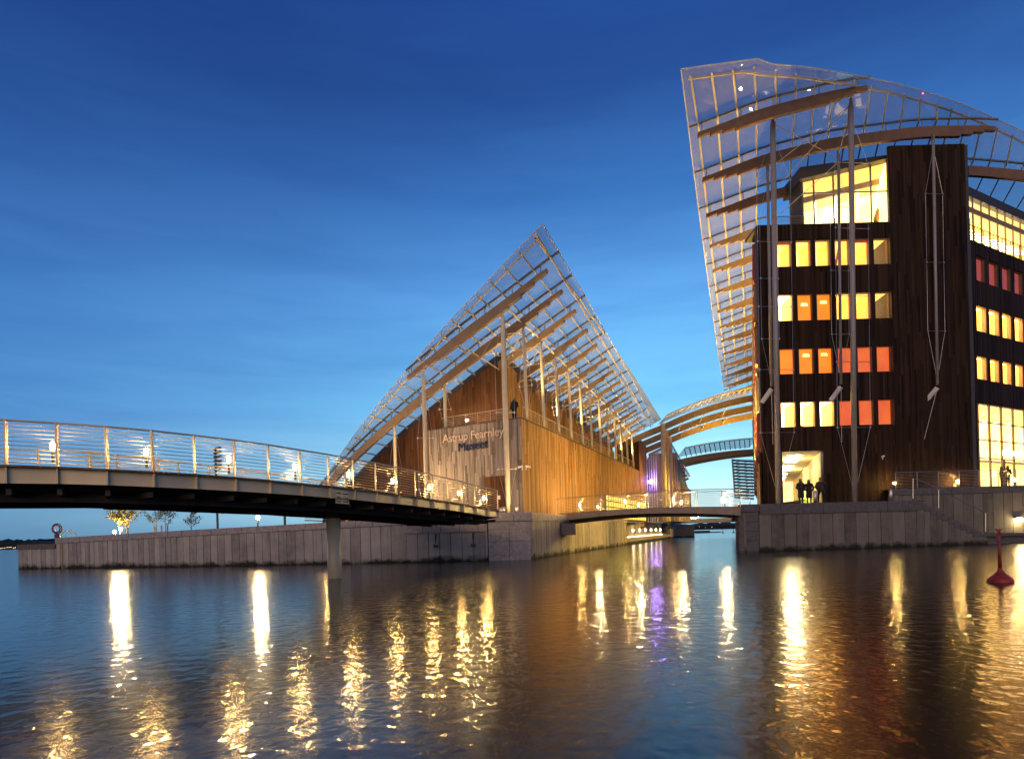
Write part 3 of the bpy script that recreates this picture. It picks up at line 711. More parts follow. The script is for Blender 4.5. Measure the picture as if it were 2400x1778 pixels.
for i, b_ in enumerate(BS[1:]):
    p = S2(0, b_); lv = (.35,) if i % 2 == 0 else (.55,)
    mast(mu, (*p, zb(0, b_)), (p.x + .1, p.y - .1, ZT + .05), .12, lv if b_ < 34 else (), .5, (-.8, .4))
# strut tubes under the roof linking the beams at the mast heads, with tie rods
mb_pts = [(*S2(.1, b), prof(.1) + zm(b) + .1) for b in BS]
MB().tube(mb_pts, .075, 6).build('tie_tube', 'cream_steel', mu)
for b0, b1_ in zip(BS[:7], BS[1:8]):
    p, q = (*S2(0, b0), zb(0, b0) - .4), (*S2(3.1, b1_), prof(3.1) + zm(b1_) - .3); p2, q2 = (*S2(3.1, b0), prof(3.1) + zm(b0) - .3), (*S2(0, b1_), zb(0, b1_) - .4)
    MB().tube([p, q], .018, 4).tube([p2, q2], .018, 4).build('tie_rod', 'cream_steel', mu)
MB().tube([(*S2(3.3, -3.1), prof(3.3) + zm(0) - .2), (*S2(3.3, B_G), prof(3.3) + zm(B_G) - .3)], .05, 5).build('tie_rod', 'cream_steel', mu)
# lit lattice window low in the canal wall
pz = [PV(u, v, S2(AB - .08, BB), CX) for u, v in ((1420, 1158), (1513, 1177), (1513, 1194), (1420, 1194))]
pz[2].z = pz[3].z = 3.1
win = MB().add([pz[0], pz[1], pz[2], pz[3]], [(0, 1, 2, 3)]).build('lattice_window', 'lattice_glow', mu)
mb = MB()
for k in range(21):
    q = k / 20; mb.bar(pz[0].lerp(pz[1], q), pz[3].lerp(pz[2], q), .05, .14)
for k in range(5): mb.bar(pz[0].lerp(pz[3], k / 4), pz[1].lerp(pz[2], k / 4), .05, .14)
mb.build('glazing_bars', 'wood_canal', win)
# warm lit glass at the far end of the terrace
pz = [PV(u, v, S2(A_UW - .05, B_G), CX) for u, v in ((1458, 1074), (1480, 1074), (1480, 1094), (1458, 1084))]
MB().add(pz, [(0, 1, 2, 3)]).build('terrace_window', 'win_pale', mu)
# picture banner on the terrace wall: plain generic pattern
m, t, b = new_mat('banner'); b.inputs['Roughness'].default_value = .6
g = N(t, 'ShaderNodeNewGeometry'); vo = N(t, 'ShaderNodeTexNoise'); vo.inputs['Scale'].default_value = 1.1; vo.inputs['Detail'].default_value = 1; vo.inputs['Distortion'].default_value = 1.6
t.links.new(g.outputs['Position'], vo.inputs['Vector'])
r = ramp(t, [(0, (.012, .012, .02)), (.47, (.55, .5, .4)), (.52, (.4, .015, .02)), (.6, (.02, .015, .02))], 'CONSTANT'); t.links.new(vo.outputs[0], r.inputs[0]); t.links.new(r.outputs[0], b.inputs['Base Color'])
pz = [PV(u, v, S2(A_UW - .1, B_G), CX) for u, v in ((1364, 1006), (1393, 1022), (1393, 1060), (1364, 1050))]
bn = MB().add(pz + [p + Vector((.05, .02, 0)) for p in pz], [(0, 1, 2, 3), (4, 5, 6, 7), (0, 1, 5, 4), (1, 2, 6, 5), (2, 3, 7, 6), (3, 0, 4, 7)]).build('banner', 'banner')
bn['label'] = 'black red and cream patterned picture banner on the museum terrace wall'; bn['category'] = 'banner'
# mast-head of the three tall yellow columns and the arches over the canal
RB = Vector((19.75, 50.0)); DR = Vector((.375, 1))
arch = thing('canal_canopy', 'canopy of three long curved beams with glass spanning the canal between the buildings', 'canopy', (24, 92, 15))
rows3 = [(88, 1553.6, 1002, 936, 963, 1648), (92, 1561, 1018, 959, 984, 1650), (96, 1570, 1032, 977, 1000, 1655)]
crv = []
for D, u0, v0, v1, vm, um in rows3:
    A_, B_, Cm = P(u0, v0, D), P(1766, v1 - 3, D), P(um, vm, D)
    # parabola through the three points
    def zf(x, A_=A_, B_=B_, Cm=Cm):
        return (A_.z * (x - Cm.x) * (x - B_.x) / ((A_.x - Cm.x) * (A_.x - B_.x)) + Cm.z * (x - A_.x) * (x - B_.x) / ((Cm.x - A_.x) * (Cm.x - B_.x)) + B_.z * (x - A_.x) * (x - Cm.x) / ((B_.x - A_.x) * (B_.x - Cm.x)))
    crv.append((A_, B_, D, zf))
    x0 = P(1470 + (D - 88) * 3, 1030, D).x
    zl = lambda x, A_=A_, zf=zf: zf(x) if x >= A_.x else A_.z + (x - A_.x) * .36 - .006 * (x - A_.x) ** 2
    beam(arch, 'arch_beam', 'glulam', (0, D), (1, 0), zl, x0, B_.x, .9, .4, 0, 0, 24)
    bs = P(u0 + 1, 1170, D); MB().tube([(A_.x, D, 2.9), (A_.x, D, A_.z - .4)], .32, 14).build('column', 'cream_steel', arch, smooth=True)
    MB().bar((A_.x, D, A_.z - .7), (A_.x, D, A_.z + .6), .7, .5).build('column_head', 'cream_steel', arch)
for (A_, B_, D, zf), (A2, B2, D2, zf2) in zip(crv, crv[1:]):
    mb = MB()
    for k in (1, 2, 3):
        x = A_.x + (B_.x - A_.x) * k / 4; mb.tube([(x, D, zf(x)), (x, D2, zf2(x))], .07, 5); mb.tube([(x, D, zf(x) + .3), (x, D2, zf2(x) - .2)], .05, 5)
    mb.build('cross_tube', 'cream_steel', arch)
A_, B_, D, zf = crv[0]
N3 = 16
for k in range(N3):
    xa, xb = A_.x + (B_.x - A_.x) * k / N3, A_.x + (B_.x - A_.x) * (k + 1) / N3
    pane(arch, [(xa, D - 2.6, zf(xa) + 1.35), (xb, D - 2.6, zf(xb) + 1.35), (xb, D + 3, zf(xb) + .9), (xa, D + 3, zf(xa) + .9)])
    MB().bar((xa, D - 2.3, zf(xa) + 1.2), (xa, D + .4, zf(xa) + .85), .09, .09).build('rafter', 'cream_steel', arch)
MB().tube([(A_.x + (B_.x - A_.x) * k / 12, D - 2.0, zf(A_.x + (B_.x - A_.x) * k / 12) + 1.15) for k in range(13)], .07, 5).build('edge_tube', 'cream_steel', arch)
# second canopy farther along the canal
ar2 = thing('canal_canopy', 'farther and lower lilac lit canopy arching over the canal beyond the first', 'canopy', (40, 122, 12))
for j, D in enumerate((121, 126)):
    A_, Cm, B_ = P(1596 + 6 * j, 1081 + 8 * j, D), P(1680, 1066 + 7 * j, D), P(1768, 1058 + 5 * j, D)
    zf = lambda x, A_=A_, B_=B_, Cm=Cm: (A_.z * (x - Cm.x) * (x - B_.x) / ((A_.x - Cm.x) * (A_.x - B_.x)) + Cm.z * (x - A_.x) * (x - B_.x) / ((Cm.x - A_.x) * (Cm.x - B_.x)) + B_.z * (x - A_.x) * (x - Cm.x) / ((B_.x - A_.x) * (B_.x - Cm.x)))
    x0 = P(1525, 1110, D).x
    beam(ar2, 'arch_beam', 'glulam', (0, D), (1, 0), lambda x, A_=A_, zf=zf: zf(x) if x > A_.x else A_.z + (x - A_.x) * .38, x0, B_.x, .95, .4, 0, 0, 18)
    MB().tube([(A_.x, D, 2.9), (A_.x, D, A_.z - .4)], .28, 12).build('column', 'white_steel', ar2, smooth=True)
    if j == 0:
        for k in range(15):
            xa, xb = A_.x + (B_.x - A_.x) * k / 15, A_.x + (B_.x - A_.x) * (k + 1) / 15
            pane(ar2, [(xa, D - 3, zf(xa) + 2.3), (xb, D - 3, zf(xb) + 2.3), (xb, D + 3, zf(xb) + 1.1), (xa, D + 3, zf(xa) + 1.1)])
            MB().bar((xa, D - 2.6, zf(xa) + 2.0), (xa + 1.2, D + .4, zf(xa) + .9), .14, .14).build('rafter', 'rafter_steel', ar2)
        MB().tube([(A_.x + (B_.x - A_.x) * k / 8, D - 2.8, zf(A_.x + (B_.x - A_.x) * k / 8) + 2.1) for k in range(9)], .09, 5).build('edge_tube', 'white_steel', ar2)
# far wing behind the museum (violet lit) with its roof tip
fw = thing('gallery_wing', 'small far gallery with purple lit timber wall and glass roof tip by the canal', 'building', (28, 110, 3))
mb = MB(); board_wall(mb, (22.5, 103), (27.0, 103.2), 3, 14.0, .25, .03); board_wall(mb, (27.0, 103.2), (36, 128), 3, 9.5, .3, .03)
mb.build('wall_boards', 'wood_sign', fw, kind='stuff')
MB().hexa([(22.5, 103.3, 3), (26.9, 103.4, 3), (35.5, 127.5, 3), (24, 128, 3), (22.5, 103.3, 13.8), (26.9, 103.4, 13.8), (35.5, 127.5, 9.3), (24, 128, 9.3)]).build('core_wall', 'fascia', fw)
tA = [P(1520, 1020, 104), P(1571, 1030, 104), P(1622, 1114, 118), P(1568, 1124, 120), P(1540, 1080, 112)]
NR = 9
lf = [P(1521, 1062, 104).lerp(P(1566, 1140, 122), k / NR) for k in range(NR + 1)]; rt = [P(1574, 1036, 100).lerp(P(1619, 1115, 118), k / NR) for k in range(NR + 1)]
for k in range(NR):
    for j in range(3):
        c = [lf[k].lerp(rt[k], j / 3), lf[k].lerp(rt[k], (j + 1) / 3), lf[k + 1].lerp(rt[k + 1], (j + 1) / 3), lf[k + 1].lerp(rt[k + 1], j / 3)]; pane(fw, c)
for k in range(NR + 1): MB().bar(lf[k] - Vector((0, 0, .25)), rt[k].lerp(lf[k], .1) - Vector((0, 0, .25)), .25, .3).build('rafter', 'glulam', fw)
for j in range(4): MB().tube([lf[k].lerp(rt[k], j / 3.2 + .02) - Vector((0, 0, .05)) for k in range(NR + 1)], .08, 5).build('purlin', 'white_steel', fw)
pl = P(1525, 1128, 98)
lm = MB().lathe(pl, [(.0, -.3), (.28, -.2), (.32, 0), (.2, .22), (0, .3)], 10).build('purple_lamp', 'purple_lamp'); lm['label'] = 'bright violet floodlight at the museum far corner above the canal bridge'; lm['category'] = 'floodlight'
mb = MB()
for k in range(5): mb.tube([(pl.x - .6 + k * .35, 97.6, 3), (pl.x - .6 + k * .35, 97.6, 13)], .06, 5)
mb.build('poles', 'white_steel', fw)

# sign lettering
def letters(text, par, mat, u0, v0, u1, v1, pl, dr, z_extr=.03, proud=.07):
    cu = bpy.data.curves.new('text', 'FONT'); cu.body = text; cu.size = 1; cu.extrude = z_extr; cu.space_character = .96
    o = bpy.data.objects.new('text', cu); col.objects.link(o); dg = bpy.context.evaluated_depsgraph_get(); dg.update()
    me = bpy.data.meshes.new_from_object(o.evaluated_get(dg)); bpy.data.objects.remove(o); bpy.data.curves.remove(cu)
    A_, B_ = PV(u0, v0, pl, dr), PV(u1, v1, pl, dr)
    xs = [v.co.x for v in me.vertices]; x0, x1 = min(xs), max(xs); X = (B_ - A_); s = X.length / (x1 - x0); Xn = X.normalized()
    nn = Vector((Xn.y, -Xn.x, 0)).normalized(); Z = Vector((0, 0, 1))
    for v in me.vertices: v.co = A_ + Xn * ((v.co.x - x0) * s) + Z * (v.co.y * s) + nn * (proud + v.co.z)
    bm = bmesh.new(); bm.from_mesh(me); bm.verts.ensure_lookup_table(); seen = set(); isl = []
    for v in bm.verts:
        if v.index in seen: continue
        st = [v]; grp = set()
        while st:
            q = st.pop()
            if q.index in grp: continue
            grp.add(q.index); st += [e.other_vert(q) for e in q.link_edges]
        seen |= grp; isl.append(grp)
    for grp in isl:
        vi = sorted(grp); mp_ = {a: i for i, a in enumerate(vi)}
        fs = [tuple(mp_[x.index] for x in f.verts) for f in bm.faces if f.verts[0].index in grp]
        MB().add([bm.verts[i].co for i in vi], fs).build('letter', mat, par)
    bm.free(); bpy.data.meshes.remove(me)
spl = S2(AB, BB)
sg = thing('museum_sign', 'raised lettering Astrup Fearnley in pale and Museet in dark blue on grey boards', 'sign', P(1110, 1030, 47.5))
letters('Astrup Fearnley', sg, 'letter_pale', 1039, 1037.5, 1182, 1019, spl, GX)
letters('Museet', sg, 'letter_dark', 1076, 1058.5, 1145, 1048.5, spl, GX)

# ================================================================ CANAL: lit recess, middle bridge, far bridge
rc = thing('quay_wall', 'yellow lit canal wall with round niche lamps above a low landing ledge and stairs', 'quay wall', (20, 100, 0))
ra0, ra1 = Vector((14.25, 79.1)), Vector((30.9, 125))
rd = (ra1 - ra0).normalized(); rn = Vector((-rd.y, rd.x))
w0, w1 = ra0 + rn * 1.6, ra1 + rn * 1.6
mb = MB().slab(ra0, ra1, .35, .78, 1.7); mb.build('landing_ledge', 'granite', rc)
MB().slab(ra0 + rn * .3, ra1 + rn * .3, -.6, .33, 1.2).build('ledge_base', 'concrete_dark', rc)
nP = 24
for k in range(nP):
    a, b = w0.lerp(w1, k / nP), w0.lerp(w1, (k + .97) / nP); MB().slab(a, b, .7, 2.9, .3, shade=random.random()).build('panel', 'concrete', rc)
MB().slab(w0 - rn * .1, w1 - rn * .1, 2.92, 3.2, .7).build('coping', 'granite', rc)
MB().slab(ra0 - rd * .3, ra0 + rn * 1.9 - rd * .3, -.6, 3.0, .3).build('return_wall', 'concrete', rc)
MB().slab(w0 - rn * .12, w1 - rn * .12, .80, .86, .1).build('light_strip', 'led_line', rc)
for u, v in ((1465.5, 1246), (1483.3, 1244.6), (1499, 1243.5), (1512.6, 1242.9), (1525.4, 1242), (1536.8, 1241.2), (1546.9, 1240.5)):
    p = PV(u, v, w0 - rn * .05, rd); p.z = 1.75
    MB().lathe(p, [(.05, -.16), (.15, -.1), (.17, 0), (.15, .1), (.05, .16)], 10).build('niche_lamp', 'niche_glow', rc)
for i in range(12):
    q = ra1 + rd * (i * .55); MB().slab(q, q + rd * .56, .5, .9 + i * .2, 2.4, shade=random.random()).build('step', 'granite', rc)
e0 = ra1 + rd * 7.2
wall_run(rc, [ra1 + rd * .3 - rn * .0, e0 + rd * 14], lambda s: 1.4, -.6, 3.1, .35, 2.5)
MB().slab((34.4, 137), (39.2, 137.5), -.6, 2.6, 8).build('abutment', 'concrete', rc)
lb = thing('lifebuoy', 'small red lifebuoy hanging on the yellow lit canal wall above the niche lamps', 'lifebuoy', PV(1506, 1228, w0, rd))
p = PV(1506, 1230, w0 - rn * .2, rd)
MB().torus(p, .42, .12, 18, 6).build('ring', 'red_paint', lb); MB().box((p.x - .25, p.y, p.z + .5), (p.x + .25, p.y + .15, p.z + .95)).build('hanger_box', 'red_paint', lb)

mbg = thing('footbridge', 'middle flat steel footbridge over the canal mouth between museum and office block', 'footbridge', (9, 47, 3))
L0, R0 = P(1304, 1200, 52), P(1735, 1188, 43.9)
def mz(q): return 3.20 + .17 * (1 - (2 * q - .9) ** 2)
def mp_(q, off=0, dz=0):
    d = Vector((R0.x - L0.x, R0.y - L0.y)); n = Vector((-d.y, d.x)).normalized(); p = Vector((L0.x, L0.y)) + d * q + n * off
    return Vector((p.x, p.y, mz(q) + dz))
Q = [k / 24 for k in range(25)]; W2 = 3.4
bd = lambda q: -.62 + .20 * math.sin(math.pi * min(1, max(0, q)))
for off in (0, W2):
    mb = MB(); strip(mb, [mp_(q, off, -.04) for q in Q], [mp_(q, off, bd(q)) for q in Q]); strip(mb, [mp_(q, off + .06, -.04) for q in Q], [mp_(q, off + .06, bd(q)) for q in Q]); mb.build('girder', 'girder_dull', mbg)
mb = MB(); strip(mb, [mp_(q, .06, bd(q)) for q in Q], [mp_(q, W2, bd(q)) for q in Q]); strip(mb, [mp_(q, .8, bd(q)) for q in Q], [mp_(q, .8, bd(q) - .22) for q in Q]); strip(mb, [mp_(q, 2.6, bd(q)) for q in Q], [mp_(q, 2.6, bd(q) - .22) for q in Q]); mb.build('underside', 'soffit', mbg)
mb = MB(); strip(mb, [mp_(q, 0, -.01) for q in Q], [mp_(q, W2, -.01) for q in Q]); mb.build('deck', 'timber_deck', mbg)
dM = Vector((R0.x - L0.x, R0.y - L0.y))
def qof(u, v=1180):
    p = PV(u, v, L0, dM); return (p.x - L0.x) / dM.x
qs = [0] + [qof(u) for u in (1357, 1410, 1464, 1520, 1577, 1635, 1692)] + [1.0]
railing(mbg, [mp_(q, .04) for q in qs], 0, 1.2, 9, 'stainless', wr=.012)
railing(mbg, [mp_(q, W2 - .05) for q in [.02 + k / 7 * .97 for k in range(8)]], 0, 1.2, 8, 'stainless', wr=.012, names=('back_post', 'handrail', 'rail_wires'))
for q in qs[1:]: MB().bar(mp_(q, -.02, -.04), mp_(q, -.02, bd(q)), .03, .05).build('stiffener', 'girder_dull', mbg)
for u in (1357, 1464, 1577, 1692): bridge_lamp(mbg, mp_(qof(u), .12, .12), .95)
for u in (1401, 1497, 1597, 1699):
    p = PV(u, 1185, L0 + Vector((0, W2 - .2, 0)), dM); bridge_lamp(mbg, Vector((p.x, p.y, 3.3)), .95, 'lamp_white')

fbr = thing('footbridge', 'distant pale bridge low across the far end of the canal with fairy lights', 'footbridge', (45, 130, 3))
pa, pb = P(1597, 1220, 128), P(1790, 1214, 128)
MB().hexa([(pa.x, 128, 2.9), (pb.x, 128, 2.9), (pb.x, 132, 2.9), (pa.x, 132, 2.9), (pa.x, 128, 3.75), (pb.x, 128, 3.75), (pb.x, 132, 3.75), (pa.x, 132, 3.75)]).build('girder', 'cream_steel', fbr)
railing(fbr, [(pa.x + k * 2, 128.1, 3.75) for k in range(9)], 0, 1.1, 4, 'stainless', wr=.03)
mb = MB()
for k in range(16):
    x = P(1578, 1210, 126).x + k * .33 + random.uniform(-.1, .1); z = 4.0 + random.uniform(-.25, .25); mb.lathe((x, 126, z), [(.02, -.06), (.07, 0), (.02, .06)], 6)
mb.build('fairy_lights', 'niche_glow', fbr, kind='stuff')
bw = MB().box((P(1631, 1240, 260).x, 260, -.3), (P(1664, 1240, 260).x, 264, .9)).box((P(1664, 1240, 262).x, 262, -.3), (P(1690, 1240, 262).x, 265, .35)).build('breakwater', 'hill_woods')
bw['label'] = 'low dark breakwater lying in the open water beyond the far bridge'; bw['category'] = 'breakwater'
for u, lab in ((1694, 'tiny dark channel marker in open water beyond the canal, nearer the breakwater'), (1719, 'tiny dark channel marker in open water beside the office quay corner')):
    q = P(u, 1239, 230); mk = MB().lathe((q.x, 230, 0), [(.5, -.2), (.55, .1), (.1, .4), (.09, 1.5)], 8).build('channel_marker', 'dark_metal'); mk['label'] = lab; mk['category'] = 'buoy'; mk['group'] = 'channel markers beyond the canal'
i = 0
for D0, us, zz in ((845, [2, 7, 10, 16, 22, 27, 31, 37, 41], 2.2), (1290, [1638, 1653, 1667], 5), (845, [640, 420], 6)):
    for u in us:
        X = (u - 1200) / F * D0
        s = MB().lathe((X, D0 - 4, zz + random.uniform(-.7, 1.2)), [(.1, -.3), (.34, 0), (.1, .3)], 6).build('shore_lamp', 'shore_glow')
        k_ = 0 if u < 60 else (1 if u < 1000 else 2)
        s['label'] = ['tiny lamp in the row along the far shore, left of the quay end', 'single tiny lamp on the hill seen under the left footbridge, ' + ('nearer the bridge pier' if u == 640 else 'beside the unlit birches'), 'tiny lamp on the far shore seen beyond the canal bridge, ' + {1638: 'left', 1653: 'middle', 1667: 'right'}.get(u, '') + ' of three'][k_]
        s['category'] = 'lamp'
        if k_ == 0: s['group'] = 'lamps on the far shore left of the quay'

# ================================================================ OFFICE BLOCK
ob = thing('office_block', 'tall dark timber office block with lit and orange windows under a glass sail roof', 'building', (28, 50, 3.3))
YF = 50.0; X0 = 19.75; XT = P(2083, 600, YF).x; XR = P(2268, 800, YF).x
RWd = Vector((1, .57)).normalized(); RW0 = Vector((XR, YF))
z_at = lambda u, v, D=YF: P(u, v, D).z
cols_u = [(1826, 1861), (1871.5, 1906.5), (1917, 1952), (1963, 1998), (2009, 2044), (2054, 2088.5)]
cols_x = [(P(a, 780, YF).x, P(b, 780, YF).x) for a, b in cols_u]
rows_z = [(z_at(1843, 625), z_at(1843, 563)), (z_at(1843, 752), z_at(1843, 689)), (z_at(1845, 877), z_at(1845, 816)), (z_at(1847, 1001), z_at(1847, 941))]
ZF = z_at(1950, 523); ZTB = z_at(2170, 344)
kinds = ['PPPQPP', 'WOOPPS', 'OOORRR', 'WWWRRR']
holes = [(a - X0, b - X0, z0, z1) for a, b in cols_x for z0, z1 in rows_z]
pxa, pxb = P(1826, 1100, YF).x, P(1930, 1100, YF).x; PZT = z_at(1860, 1057)
holes.append((pxa - X0, pxb - X0, 0, PZT))
mb = MB(); board_wall(mb, (X0, YF), (XT, YF), 3.2, ZF, .15, .02, holes); mb.build('facade_boards', 'wood_dark', ob, kind='stuff')
mb = MB(); board_wall(mb, (XT, YF - .25), (XR, YF - .25), 3.2, ZTB, .15, .02); mb.build('tower_boards', 'wood_dark', ob, kind='stuff')
# the wall is a real shell with openings
bkm = MB(); zc_ = [3.2]; 
xsb = [X0 + .02] + [x for c in cols_x for x in c] + [XT]
for k in range(0, len(xsb), 2):       # piers
    a, b = xsb[k], xsb[k + 1]
    if b > a: bkm.box((a, YF + .05, PZT if k else 3.2), (b, YF + .4, ZF - .01))
zz = [PZT] + [z for r in reversed(rows_z) for z in r] + [ZF - .01]
for (a, b) in cols_x:
    for k in range(0, len(zz), 2): bkm.box((a, YF + .05, zz[k]), (b, YF + .4, zz[k + 1]))
bkm.box((pxb, YF + .05, 3.2), (XT, YF + .4, PZT)); bkm.box((X0 + .02, YF + .05, 3.2), (pxa, YF + .4, PZT))
xr_ = P(2082, 470, 51.3).x + .12
bkm.box((XT, YF - .2, 3.2), (XR + .3, YF + 3, ZF)); bkm.box((xr_, YF - .15, ZF), (XR + .3, YF + 7, ZTB - .02)); bkm.box((XT, YF - .2, ZF + .01), (xr_, YF - .1, ZTB - .02)); bkm.build('core_wall', 'fascia', ob)
def window(par, A_, B_, z0, z1, kind, inward):
    """A_, B_ plan corners left/right of the opening; inward = unit vector into the building"""
    A_, B_ = xy(A_), xy(B_); n = xy(inward)
    def q(s, z, dep): p = A_.lerp(B_, s) + n * dep; return Vector((p.x, p.y, z))
    fr = MB(); fw_ = .05; w_ = (B_ - A_).length; e = fw_ / w_; d = .1
    for (s0, s1, za, zb_) in ((0, e, z0, z1), (1 - e, 1, z0, z1), (e, 1 - e, z0, z0 + fw_), (e, 1 - e, z1 - fw_, z1)):
        fr.hexa([q(s0, za, d), q(s1, za, d), q(s1, za, d + .3), q(s0, za, d + .3), q(s0, zb_, d), q(s1, zb_, d), q(s1, zb_, d + .3), q(s0, zb_, d + .3)])
    f = fr.build('window', 'glulam' if kind in 'PWQS' else 'glulam_dark', par)
    if kind in 'ORD':
        MB().add([q(e, z0 + fw_, .3), q(1 - e, z0 + fw_, .3), q(1 - e, z1 - fw_, .3), q(e, z1 - fw_, .3)], [(0, 1, 2, 3)]).build('blind', {'O': 'win_orange', 'R': 'win_red', 'D': 'win_deep'}[kind], f)  # blind glows itself; the light of the room behind is put into its emission
        if kind == 'O' and random.random() < .75:
            s = random.uniform(.08, .4); zz_ = z1 - (z1 - z0) * random.uniform(.28, .42)
            MB().hexa([q(s, zz_, .275), q(s + .48, zz_, .275), q(s + .48, zz_, .295), q(s, zz_, .295), q(s + .04, zz_ + .22, .275), q(s + .42, zz_ + .22, .275), q(s + .42, zz_ + .22, .295), q(s + .04, zz_ + .22, .295)]).build('lamp_glow', 'win_pale', f)
    else:
        mt = {'P': 'win_pale', 'Q': 'win_pale', 'S': 'win_pale', 'W': 'win_white'}[kind]; D_ = 2.2
        MB().add([q(0, z0, D_), q(1, z0, D_), q(1, z1 - .1, D_), q(0, z1 - .1, D_)], [(0, 1, 2, 3)]).build('room', mt, f)
        MB().add([q(0, z1, .4), q(1, z1, .4), q(1, z1 - .1, D_), q(0, z1 - .1, D_)], [(0, 1, 2, 3)]).build('ceiling', 'room_ceiling' if kind != 'W' else mt, f)
        MB().add([q(0, z0, .4), q(0, z1, .4), q(0, z1, D_), q(0, z0, D_)], [(0, 1, 2, 3)]).add([q(1, z0, .4), q(1, z1, .4), q(1, z1, D_), q(1, z0, D_)], [(0, 1, 2, 3)]).build('side_walls', 'room_side', f)
        if kind != 'W' or random.random() < .5:
            s = random.uniform(0, .5); hd_ = random.uniform(.12, .4); e2 = s + random.uniform(.2, .5)
            MB().hexa([q(s, z0, .9), q(e2, z0, .9), q(e2, z0, 1.4), q(s, z0, 1.4), q(s, z0 + hd_, .9), q(e2, z0 + hd_, .9), q(e2, z0 + hd_, 1.4), q(s, z0 + hd_, 1.4)]).build('furniture', 'glulam_dark', f)
        s = random.uniform(.15, .5); r_ = MB()
        c0 = q(s, z1 - .55, 1.3); r_.lathe(c0, [(.02, -.04), (.09, -.02), (.09, .02), (.02, .04)], 10); r_.build('ceiling_lamp', 'tube', f)
        if kind == 'S':
            sh = MB()
            for k in range(5): sh.hexa([q(.3, z0 + .1 + .3 * k, .9), q(.62, z0 + .1 + .3 * k, 1.2), q(.62, z0 + .1 + .3 * k, 1.4), q(.3, z0 + .1 + .3 * k, 1.1), q(.3, z0 + .14 + .3 * k, .9), q(.62, z0 + .14 + .3 * k, 1.2), q(.62, z0 + .14 + .3 * k, 1.4), q(.3, z0 + .14 + .3 * k, 1.1)])
            sh.build('bookshelf', 'glulam', f)
        if kind == 'Q': MB().bar(q(.25, z0, .7), q(.75, z1, 1.0), .12, .12).build('roof_strut', 'glulam', f)
        if kind in 'PS' and random.random() < .5: MB().hexa([q(e, z1 - .22, .32), q(1 - e, z1 - .22, .32), q(1 - e, z1 - .22, .35), q(e, z1 - .22, .35), q(e, z1 - fw_, .32), q(1 - e, z1 - fw_, .32), q(1 - e, z1 - fw_, .35), q(e, z1 - fw_, .35)]).build('blind', 'win_deep', f)
    MB().add([q(e, z0 + fw_, .2), q(1 - e, z0 + fw_, .2), q(1 - e, z1 - fw_, .2), q(e, z1 - fw_, .2)], [(0, 1, 2, 3)]).build('pane', 'clear_glass', f)
    return f
for (z0, z1), ks in zip(rows_z, kinds):
    for (a, b), k in zip(cols_x, ks): window(ob, (a, YF), (b, YF), z0, z1, k, (0, 1))
# receding right part of the facade
RWn = Vector((-RWd.y, RWd.x)); rw = lambda s: RW0 + RWd * s
def rws(u, v):
    p = PV(u, v, RW0, RWd); return (xy(p) - RW0).dot(RWd), p.z
wins = []
for us_, va, vb, kd in (([(2288, 2309), (2319, 2340), (2349, 2369.5), (2378, 2397)], [(604, 661), (615, 670), (624, 680), (634, 689)], None, 'D'),
                    ([(2289, 2314), (2320, 2344), (2350, 2372), (2379, 2400)], [(718, 778), (726, 785), (735, 793), (742, 800)], None, 'W'),
                    ([(2290, 2315), (2322, 2344), (2351, 2373), (2380, 2400)], [(834, 893), (841, 895), (848, 899), (853, 903)], None, 'W')):
    zt = sum(rws(sum(u) / 2, v[0])[1] for u, v in zip(us_, va)) / 4; zb2 = sum(rws(sum(u) / 2, v[1])[1] for u, v in zip(us_, va)) / 4
    for u, v in zip(us_, va): wins.append((rws(u[0], v[0])[0], rws(u[1], v[0])[0], zb2, zt, kd))
    s9 = wins[-1][0] - wins[-2][0]
    for k in range(1, 4): wins.append((wins[-4 - 0][0] + 0, 0, 0, 0, 'x')) if 0 else wins.append((wins[-1][0] + s9, wins[-1][1] + s9, zb2, zt, kd))
g0, gt0 = rws(2292, 943); g1, gt1 = rws(2400, 960); gz = (gt0 + gt1) / 2
u0s, uz0 = rws(2272, 563); u1s, uz1 = rws(2400, 608); uzb = (uz0 + uz1) / 2
uzt = lambda s: interp(s, [(u0s, rws(2272, 445)[1]), (u1s, rws(2400, 503)[1])])
LR = 16.0
hs_ = [(a, b, z0, z1) for a, b, z0, z1, k in wins] + [(g0, LR, 0, gz), (0, LR, uzb, 60)]
mb = MB(); board_wall(mb, rw(0), rw(LR), 4.3, lambda s: uzt(s) + 2.0, .15, .02, hs_); mb.build('facade_boards', 'wood_dark', ob, kind='stuff')
for a, b, z0, z1, k in wins: window(ob, rw(a), rw(b), z0, z1, k, RWn)
# core behind the receding part (bands and piers)
def rbox(mb, s0, s1, z0, z1, d0=.05, d1=.4):
    p, q = rw(s0) + RWn * d0, rw(s1) + RWn * d0; return mb.slab(p, q, z0, z1, d1 - d0)
mb = MB(); rowsR = sorted({(w_[2], w_[3]) for w_ in wins}); lo = gz
for z0, z1 in rowsR:
    rbox(mb, 0, LR, lo, z0); ww = sorted([w_ for w_ in wins if abs(w_[2] - z0) < .01]); s = 0
    for w_ in ww: rbox(mb, s, w_[0], z0, z1); s = w_[1]
    lo = z1
rbox(mb, 0, LR, lo, uzb); rbox(mb, 0, g0, 4.3, gz); mb.build('core_wall', 'fascia', ob)
